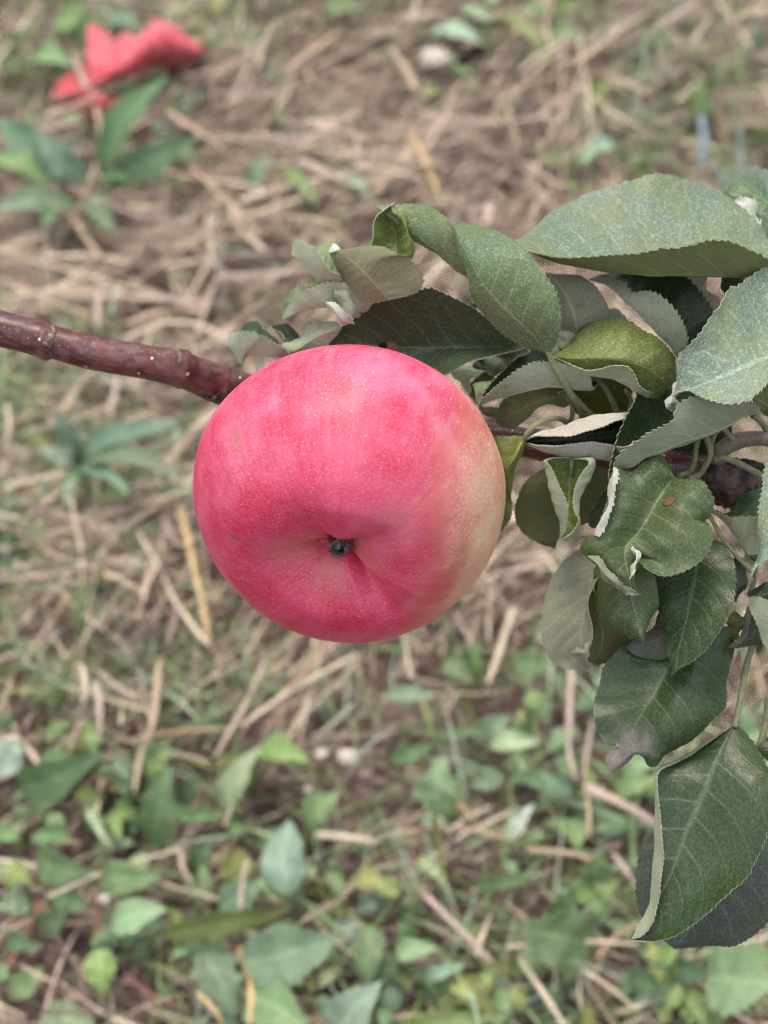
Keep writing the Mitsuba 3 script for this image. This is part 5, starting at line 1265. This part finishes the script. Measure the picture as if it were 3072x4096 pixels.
STALKS = [
    ('c3', [(770, 865), (830, 1120), (870, 1300), (905, 1465)], 44, 'yellow', 'long yellow straw left below the apple'),
    ('c5', [(560, -180), (500, 0), (450, 145)], 40, 'cream', 'pale straw slanting down right of the apple'),
    ('c4', [(690, 40), (655, 330), (610, 440), (580, 615)], 34, 'tan', 'bent tan straw below and left of the apple'),
    ('c4', [(1150, 40), (1060, 240), (930, 460)], 46, 'pinkish', 'pinkish straw leaning under the apple'),
    ('c4', [(1400, -10), (1270, 140), (1150, 265)], 34, 'brown', 'orange brown straw just under the apple'),
    ('c4', [(1540, 20), (1250, 180), (1040, 330)], 28, 'cream', 'pale thin straw crossing under the apple to the lower left'),
    ('c2', [(520, 400), (700, 345), (980, 312)], 44, 'tan', 'tan straw lying level at the upper right'),
    ('c2', [(980, 325), (1080, 375), (1170, 410)], 44, 'tan', 'short straw continuing to the right of the level one, upper right'),
    ('c2', [(460, 560), (500, 440), (540, 390)], 40, 'tan', 'short upright straw at the left end of the level straw'),
    ('c2', [(180, 500), (450, 525), (720, 510)], 42, 'pinkish', 'pinkish straw lying level, upper centre right'),
    ('c2', [(110, 570), (180, 700), (240, 850)], 34, 'yellow', 'yellow straw slanting down, upper centre'),
    ('c2', [(620, 700), (700, 770), (780, 810)], 48, 'pinkish', 'short pinkish straw at the middle right of the upper part'),
    ('c2', [(460, 870), (440, 980)], 56, 'pinkish', 'stub of pinkish straw above the oval leaf'),
    ('c2', [(1330, 190), (1370, 130), (1410, 70)], 28, 'cream', 'short cream straw at the top right'),
    ('c2', [(1190, 110), (1280, 60), (1370, -10)], 46, 'pinkish', 'pinkish straw at the top edge, right'),
    ('c2', [(30, 210), (100, 310), (140, 400)], 36, 'tan', 'tan straw at the top centre'),
    ('c2', [(600, 340), (720, 250), (860, 170)], 22, 'pinkish', 'faint thin straw above the level one'),
    ('c1', [(400, 380), (430, 560), (420, 700), (350, 870)], 32, 'tan', 'thin tan stalk arching in front of the red cloth'),
    ('c1', [(190, 730), (280, 890), (360, 1010), (440, 1120)], 34, 'tan', 'tan straw slanting out of the rosette'),
    ('c1', [(720, 480), (860, 570), (980, 650)], 46, 'tan', 'straw leading away from the rosette to the right'),
    ('c1', [(1030, 870), (1250, 800), (1520, 760)], 60, 'cream', 'broad cream straw above the curled leaves'),
    ('c1', [(880, 1010), (1100, 930), (1320, 850)], 56, 'cream', 'second broad cream straw just below the first'),
    ('c1', [(820, 720), (960, 850), (1120, 1010)], 46, 'tan', 'tan straw slanting down through the straw bed, upper middle'),
    ('c1', [(900, 930), (915, 1160)], 44, 'tan', 'upright tan straw above the twig'),
    ('c1', [(430, 1180), (425, 1400)], 44, 'pinkish', 'upright pinkish straw just above the twig'),
    ('c1', [(1000, 890), (1040, 980), (1140, 1080)], 50, 'cream', 'short cream straw crossing the broad ones'),
    ('c1', [(0, 600), (180, 560), (350, 520)], 42, 'pinkish', 'pinkish straw lying under the rosette, left'),
    ('c1', [(320, 240), (370, 360), (410, 420)], 50, 'pinkish', 'pale strip of straw lying on the red cloth'),
    ('c1', [(1240, 300), (1390, 190), (1480, 130)], 50, 'tan', 'tan straw at the top, right of the red cloth'),
    ('c1', [(1070, 570), (1300, 600), (1560, 470)], 32, 'pinkish', 'long thin pinkish straw across the upper middle'),
    ('c1', [(1500, 530), (1540, 620), (1550, 680)], 56, 'pinkish', 'stub of broad pinkish straw above the small cupped leaf'),
    ('c1', [(1290, 690), (1400, 740), (1500, 790)], 60, 'pinkish', 'broad pale straw left above the small cupped leaf'),
    ('c1', [(540, 1400), (720, 1340), (900, 1350)], 44, 'tan', 'curved straw just above the twig, right part'),
    ('c1', [(930, 1200), (1110, 1190), (1250, 1180)], 50, 'pinkish', 'level pinkish straw left of the rolled leaf'),
    ('c1', [(230, 1290), (520, 1280), (900, 1310)], 40, 'pinkish', 'long level straw above the twig'),
    ('c3', [(420, -10), (430, 130)], 48, 'pinkish', 'short upright straw touching the upper side of the twig'),
    ('c3', [(530, 170), (720, 95), (860, 110), (1020, 190)], 36, 'cream', 'arched cream straw behind the twig'),
    ('c3', [(270, 490), (330, 390), (400, 300)], 56, 'tan', 'tan straw under the twig, left'),
    ('c3', [(470, 500), (490, 430), (510, 320)], 34, 'pinkish', 'thin straw under the middle of the twig'),
    ('c3', [(700, 730), (800, 610), (930, 450)], 40, 'tan', 'tan straw between the twig and the apple'),
    ('c3', [(340, 660), (520, 540), (680, 470)], 36, 'tan', 'straw above the grass shoot'),
    ('c3', [(110, 940), (200, 870), (290, 810)], 42, 'tan', 'straw left of the grass shoot'),
    ('c3', [(100, 1390), (200, 1290), (300, 1200)], 38, 'tan', 'straw at the left, level with the bottom of the apple'),
    ('c3', [(590, 1390), (620, 1270), (650, 1140)], 36, 'tan', 'straw standing left of the yellow straw'),
    ('c3', [(700, 930), (780, 1060), (870, 1010)], 30, 'pinkish', 'pale straw touching the left side of the apple'),
    ('c3', [(30, 450), (40, 560), (20, 640)], 24, 'cream', 'thin cream straw at the left edge under the twig'),
    ('c3', [(230, 1380), (260, 1330), (300, 1260)], 50, 'brown', 'orange brown flake of straw at the left'),
    ('c3', [(660, 1420), (700, 1300), (690, 1230)], 30, 'tan', 'thin straw right of the standing one'),
    ('c4', [(0, 400), (60, 375), (110, 410), (170, 500)], 44, 'cream', 'curved cream straw at the left, lower third'),
    ('c4', [(420, 90), (510, 160), (600, 210)], 44, 'pinkish', 'broad pinkish straw left below the apple'),
    ('c4', [(410, 130), (430, 250), (430, 400)], 36, 'pinkish', 'upright pinkish straw, lower left'),
    ('c4', [(350, 60), (370, 160), (360, 220)], 36, 'cream', 'short cream straw, lower left'),
    ('c4', [(200, 1070), (500, 940), (820, 850)], 20, 'cream', 'long thin stem over the broad weed leaves'),
    ('c4', [(780, 870), (790, 940), (830, 1010)], 30, 'pinkish', 'bent pinkish straw in the weeds'),
    ('c4', [(1030, 1280), (1080, 1430), (1080, 1620)], 42, 'yellow', 'yellow stem bending down at the bottom centre'),
    ('c4', [(850, 1480), (930, 1560), (970, 1640)], 36, 'yellow', 'short yellow stem at the bottom edge'),
    ('c4', [(1070, 900), (1045, 1020), (1040, 1120)], 30, 'pinkish', 'grey pink straw beside the pale upright leaf'),
    ('c4', [(1010, 1180), (1130, 1250)], 40, 'cream', 'short pale stub in the weeds, bottom'),
    ('c4', [(970, 760), (1000, 680)], 40, 'cream', 'pale stub above the weeds'),
    ('c4', [(560, 390), (780, 350), (990, 340)], 34, 'brown', 'brown straw lying level below the apple'),
    ('c4', [(1370, 800), (1500, 810), (1640, 830)], 40, 'cream', 'pale level straw in the lower middle'),
    ('c5', [(-10, 810), (200, 770), (400, 780), (520, 815)], 34, 'tan', 'long level stem in the lower middle'),
    ('c5', [(810, 60), (800, 300), (800, 450), (830, 560)], 34, 'pinkish', 'tall pinkish stem left of the glossy leaf'),
    ('c5', [(870, 560), (885, 700), (890, 810), (920, 830)], 28, 'tan', 'bent stem continuing below the tall one'),
    ('c5', [(900, 300), (880, 420), (860, 560)], 24, 'pinkish', 'second thin stem beside the tall one'),
    ('c5', [(150, 1030), (300, 1180), (470, 1350)], 34, 'pinkish', 'pinkish straw slanting through the weeds, bottom'),
    ('c5', [(590, 1340), (680, 1470), (790, 1640)], 36, 'cream', 'pale straw slanting to the bottom edge'),
    ('c5', [(870, 590), (1020, 660), (1190, 760)], 60, 'pinkish', 'broad pinkish straw running under the glossy leaf'),
    ('c5', [(780, 1340), (950, 1440), (1100, 1560)], 26, 'cream', 'thin pale stem at the bottom right'),
    ('c5', [(920, 1330), (1010, 1230), (1110, 1180)], 36, 'brown', 'brown stem near the tip of the long glossy leaf'),
    ('c5', [(620, 860), (850, 890), (990, 960)], 30, 'tan', 'tan stem in the weeds left of the glossy leaf'),
    ('c5', [(400, 1320), (430, 1220), (460, 1150)], 26, 'cream', 'upright thin stem, bottom centre right'),
    ('c5', [(990, 880), (1050, 960), (1100, 1040)], 30, 'pinkish', 'pinkish stem beside the dull leaf, lower right'),
    ('c5', [(290, 620), (340, 680), (390, 720)], 36, 'brown', 'short brown stem over the bare soil'),
]
for i, (c, pts, w, col, lab) in enumerate(STALKS):
    hs = [.036 + .010 * math.sin(1.3 * i + 2.1 * j) ** 2 for j in range(len(pts))]
    q = [G(*cv(c, x, y), h) for (x, y), h in zip(pts, hs)]
    width = w * CROP[c][2] * ((q[0] - CAM) @ FWD) / FPX * .64
    g, uv = straw_ribbon(q, width, i)
    m, t = shell(g, uv, .0005)
    t[:, 1] = t[:, 1] % 10.0
    put(numbered('straw_stalk'), m, 'straw_' + col, uv=t, label=lab, category='straw', group='dry straw stalks read one by one')

# ------------------------------------------------------------------ red cloth, blue strips, stones
scene['red_cloth'] = {'type': 'principledthin', 'base_color': mikit.proc(lambda p, n, uv: mikit.mix((.74, .085, .115), (.86, .32, .36), mikit.fbm(p.x * 60., p.y * 60., p.z * 60., 3))
                                                                   * (0.85 + 0.3 * mikit.noise(p.x * 1800., p.y * 1800., p.z * 1800.))), 'roughness': 0.45, 'diff_trans': 0.4, 'spec_trans': 0.0}


def build_cloth(key, crop, top, mid, bot, hm, amp, seed):
    def q(a, h):
        return [G(*cv(crop, x, y), h) for x, y in a]
    t_, m_, b_ = q(top, hm * .9), q(mid, hm * 1.3), q(bot, hm * .25)
    g, uv = loft((t_[0] + m_[0] + b_[0]) / 3, (t_[-1] + m_[-1] + b_[-1]) / 3, [t_, m_, b_], 1, 90, 41)
    n = normals(g)
    u, v = uv[..., 0], uv[..., 1]
    edge = np.clip(np.abs(v) * 1.6 - .6, 0, 1) * np.sign(v)
    g = g + (np.array([0, 1.0, .3]) * -.010)[None, None] * (edge * (meshkit.fbm(np.stack([u * 14, 0 * v, 0 * u], -1), 3, seed + 3) - .5) * 2)[..., None]
    f = amp * (np.sin(u * 13 + 2.2 * v + seed) * .55 + np.sin(u * 6 - 2.6 * v + 2 + seed) * .8 + .9 * (meshkit.fbm(np.stack([u * 15, v * 6, 0 * u], -1), 3, seed) - .5) * 2)
    g = g + np.array([0, 0, 1.0]) * f[..., None] + n * (f * .3)[..., None]
    g[..., 2] = np.maximum(g[..., 2], .006)
    m, t = shell(g, uv, .0008)
    put(key, m, 'red_cloth', uv=t)


labels['red_cloth_scrap'] = {'label': 'crumpled red pink scrap of cloth lying in the weeds at the upper left', 'category': 'cloth'}
build_cloth('red_cloth_scrap__upper_fold', 'D', [(196, 140), (202, 102), (240, 94), (300, 88), (338, 66), (400, 70), (432, 92)], [(190, 160), (240, 140), (300, 125), (360, 105), (435, 112)],
            [(196, 178), (230, 188), (262, 192), (290, 178), (330, 150), (390, 148), (428, 138)], .038, .0065, 1)
build_cloth('red_cloth_scrap__lower_fold', 'D', [(130, 185), (160, 175), (200, 210), (260, 205)], [(128, 200), (165, 205), (205, 228), (258, 225)], [(126, 210), (160, 240), (200, 252), (250, 242)], .030, .004, 2)

scene['blue_plastic'] = two({'type': 'principled', 'base_color': mikit.proc(lambda p, n, uv: mikit.mix((.40, .53, .64), (.58, .68, .75), mikit.noise(p.x * 300., p.y * 300., p.z * 300.))), 'roughness': 0.35, 'specular': 0.5})
for pts, w, lab in (([(1370, 500), (1380, 620), (1370, 720)], 44, 'light blue strip of plastic standing in the grass above the boat-shaped leaf, the left one'), ([(1540, 560), (1530, 640), (1560, 720)], 30, 'narrow blue plastic strip right of the larger blue strip')):
    q = [G(*cv('c2', x, y), h) for (x, y), h in zip(pts, (.065, .045, .03))]
    g, uv = straw_ribbon(q, w * .9259 * 1.15 / FPX, 3)
    m, t = shell(g, uv, .0005)
    put(numbered('plastic_strip'), m, 'blue_plastic', uv=t, label=lab, category='plastic strip')

scene['pale_stone'] = {'type': 'principled', 'base_color': mikit.proc(lambda p, n, uv: mikit.mix((.46, .40, .35), (.74, .68, .60), mikit.fbm(p.x * 200., p.y * 200., p.z * 200., 3))), 'roughness': 0.8, 'specular': 0.3}
for i, (c, x, y, w, lab) in enumerate((('c4', 1500, 460, 90, 'pale pinkish stone on the bare soil below the apple'), ('c4', 1385, 450, 60, 'smaller pale stone left of the larger one below the apple'), ('c2', 220, 255, 130, 'cream stone beside the dark hollow at the top centre'),
                                       ('c4', 1330, 600, 40, 'small stone on the bare soil under the pale stones'), ('c1', 770, 1190, 80, 'grey stone in the straw above the twig'))):
    s = trimesh.creation.icosphere(3)
    v = np.array(s.vertices)
    v = v * (1 + .5 * (meshkit.fbm(v * 1.4 + i * 7, 3, i)[:, None] - .5)) * [1, .8, .6]
    o = G(*cv(c, x, y), .030)
    r = w * CROP[c][2] * ((o - CAM) @ FWD) / FPX / 2
    put(numbered('stone'), (v * r + o, np.array(s.faces)), 'pale_stone', smooth=True, label=lab, category='stone')

# ------------------------------------------------------------------ litter and growth that nobody could count
def ground_point(sx, sy):
    p = G(sx, sy, 0)
    return p[0], p[1]


def straw_bed(n, seed, hmax, long_, thin):
    r = np.random.default_rng(seed)
    m = n * 8
    sx, sy = r.uniform(-300, 3372, m), r.uniform(-500, 4400, m)
    dens = np.where(sy < 2250, 1.0, np.where(sy < 2650, .62, np.where(sy < 3000, .20, .11)))
    dens = np.where((sx > 1500) & (sx < 2600) & (sy > 2500) & (sy < 3300), dens * .10, dens)
    dens = np.where((sx < 800) & (sy < 1000), dens * .5, dens)
    o = np.array([ground_point(a, b) for a, b in zip(sx, sy)])
    q3 = np.column_stack([o, np.full(m, 0.0)])
    mound = meshkit.fbm(q3 * 26 + [0, 0, seed], 2, 5)
    lie = 3.0 * meshkit.noise(q3 * 7 + [0, 0, 2.0], 3) - 1.2
    ok = (r.random(m) < dens) & (r.random(m) < .45 + 1.5 * (mound - .25)) & (((o - HOLLOW) ** 2).sum(1) > .035 ** 2)
    k = np.flatnonzero(ok)[:n]
    n = len(k)
    sx, sy, o, mound, lie = sx[k], sy[k], o[k], mound[k], lie[k]
    a = np.where(r.random(n) < .62, r.normal(lie, .45), r.uniform(0, 3.14, n))
    L = r.uniform(.25, 1.0, n) ** 1.6 * long_ * np.where(sy > 2600, .5, 1)
    d = np.stack([np.cos(a), np.sin(a), r.normal(0, .10, n)], 1)
    O = np.column_stack([o, ground_height(o[:, 0], o[:, 1]) + .002 + hmax * (.25 + 1.5 * np.maximum(mound - .3, 0)) * r.random(n) ** 1.4])
    p = np.stack([d[:, 1], -d[:, 0], 0 * a], 1)
    b = r.normal(0, .035, (n, 2)) * L[:, None]
    ctl = np.stack([O - d * (L / 2)[:, None], O - d * (L * .15)[:, None] + p * b[:, :1], O + d * (L * .2)[:, None] + p * b[:, 1:], O + d * (L / 2)[:, None]], 1)
    ctl[..., 2] = np.maximum(ctl[..., 2], -.006)
    tt = np.linspace(0, 1, 6)
    w4 = np.array([[np.interp(x, [0, .35, .7, 1], np.eye(4)[i]) for i in range(4)] for x in tt])
    c = np.einsum('ti,nix->ntx', w4, ctl)
    w = thin * (.3 + 1.5 * r.random(n) ** 2) * np.where(sy > 2600, .7, 1)
    up = np.array([0, 0, 1.0]) + r.normal(0, .45, (n, 3))
    sd = np.cross(d, up); sd /= np.linalg.norm(sd, axis=1, keepdims=True)
    nn = np.cross(sd, d)
    off = (sd * (w / 2)[:, None])[:, None]
    taper = np.array([.75, 1, 1, .95, .8, .45])[None, :, None]
    g = np.stack([c - off * taper, c + (nn * (w * .35)[:, None])[:, None] * taper, c + off * taper], 2)
    uv = np.stack(np.broadcast_arrays((np.arange(n) % 30000)[:, None, None] + np.linspace(.02, .98, 6)[None, :, None], np.array([0, .5, 1.])[None, None]), 3).astype(float)
    f = (quads(6, 3)[None] + (np.arange(n) * 18)[:, None, None]).reshape(-1, 3)
    return (g.reshape(-1, 3), f), uv.reshape(-1, 2)


m, t = straw_bed(20000, 21, .046, .12, .0016)
put('dry_straw', m, 'straw', uv=t, label='bed of dry tan straw and dead grass covering the soil', category='straw', kind='stuff')
m, t = straw_bed(3000, 22, .008, .026, .0012)
put('chaff', m, 'straw', uv=t, label='fine broken chaff and crumbs of dead leaf on the soil', category='chaff', kind='stuff')


def grass(n, seed):
    r = np.random.default_rng(seed)
    out = Many()
    zones = [((-200, 700, 1500, 2900), .24), ((-200, 1100, -400, 500), .16), ((900, 3300, -400, 300), .12), ((2200, 3300, 0, 800), .16), ((600, 3200, 2600, 4300), .17), ((-200, 3300, 300, 2500), .15)]
    for k in range(n):
        z = zones[r.choice(len(zones), p=[a for _, a in zones])][0]
        x, y = ground_point(r.uniform(z[0], z[1]), r.uniform(z[2], z[3]))
        L = r.uniform(.02, .075)
        a = r.uniform(0, 6.28)
        d = np.array([math.cos(a) * .9, math.sin(a) * .9, r.uniform(.15, .9)]); d /= np.linalg.norm(d)
        p0 = np.array([x, y, 0.008])
        g, uv = weed_blade(p0, p0 + d * L, r.uniform(.0008, .0020), 'blade', .12, r.uniform(-.6, .6), .3, N=7, M=3, seed=k)
        st = r.choice(['grass', 'green', 'mint', 'lime', 'olive', 'pale'], p=[.30, .22, .18, .08, .12, .10])
        out.add((g.reshape(-1, 3), quads(7, 3)), weed_uv(st, uv).reshape(-1, 2))
    return out.get()


m, t = grass(3200, 31)
put('grass_blades', m, 'weed_leaf', uv=t, label='thin green grass blades growing through the straw', category='grass', kind='stuff')


def small_leaves(n, seed):
    r = np.random.default_rng(seed)
    out = Many()
    zones = [((-200, 3300, 3250, 4400), .36), ((1500, 3300, 2700, 3400), .10), ((-200, 1000, 3000, 3500), .10), ((-200, 900, -400, 900), .22), ((1500, 3300, -400, 500), .16), ((-200, 3300, 500, 2700), .06)]
    made = 0
    while made < n:
        z = zones[r.choice(len(zones), p=[a for _, a in zones])][0]
        sx, sy = r.uniform(z[0], z[1]), r.uniform(z[2], z[3])
        if meshkit.noise(np.array([sx / 260.0, sy / 260.0, 3.0]), 4) < .47:
            continue
        x, y = ground_point(sx, sy)
        for j in range(r.integers(2, 5)):
            a = r.uniform(0, 6.28)
            L = r.uniform(.007, .022)
            d = np.array([math.cos(a), math.sin(a), r.uniform(-.2, .5)])
            p0 = np.array([x, y, r.uniform(.010, .030)]) + d * [1, 1, 0] * r.uniform(.002, .012)
            m_, t_ = tube([p0, p0 * .5 + np.array([x, y, .004]) * .5 + [0, 0, .003], [x, y, 0]], [.0004, .0005, .0006], 5, 4)
            out.add(m_, weed_uv('grass', np.full((len(t_), 2), .5)))
            g, uv = weed_blade(p0, p0 + d * L, L * r.uniform(.4, .75), r.choice(['ovate', 'lance', 'lobed', 'ovate']), .12, r.uniform(-.5, .5), .25, N=9, M=5, seed=made)
            st = r.choice(['green', 'dark', 'bluish', 'pale', 'bright', 'lime', 'olive', 'mint'], p=[.28, .20, .14, .12, .09, .05, .08, .04])
            out.add((g.reshape(-1, 3), quads(9, 5)), weed_uv(st, uv).reshape(-1, 2))
            made += 1
    return out.get()


m, t = small_leaves(520, 41)
put('ground_cover', m, 'weed_leaf', uv=t, label='low ground cover of small green weed leaves', category='ground cover', kind='stuff')
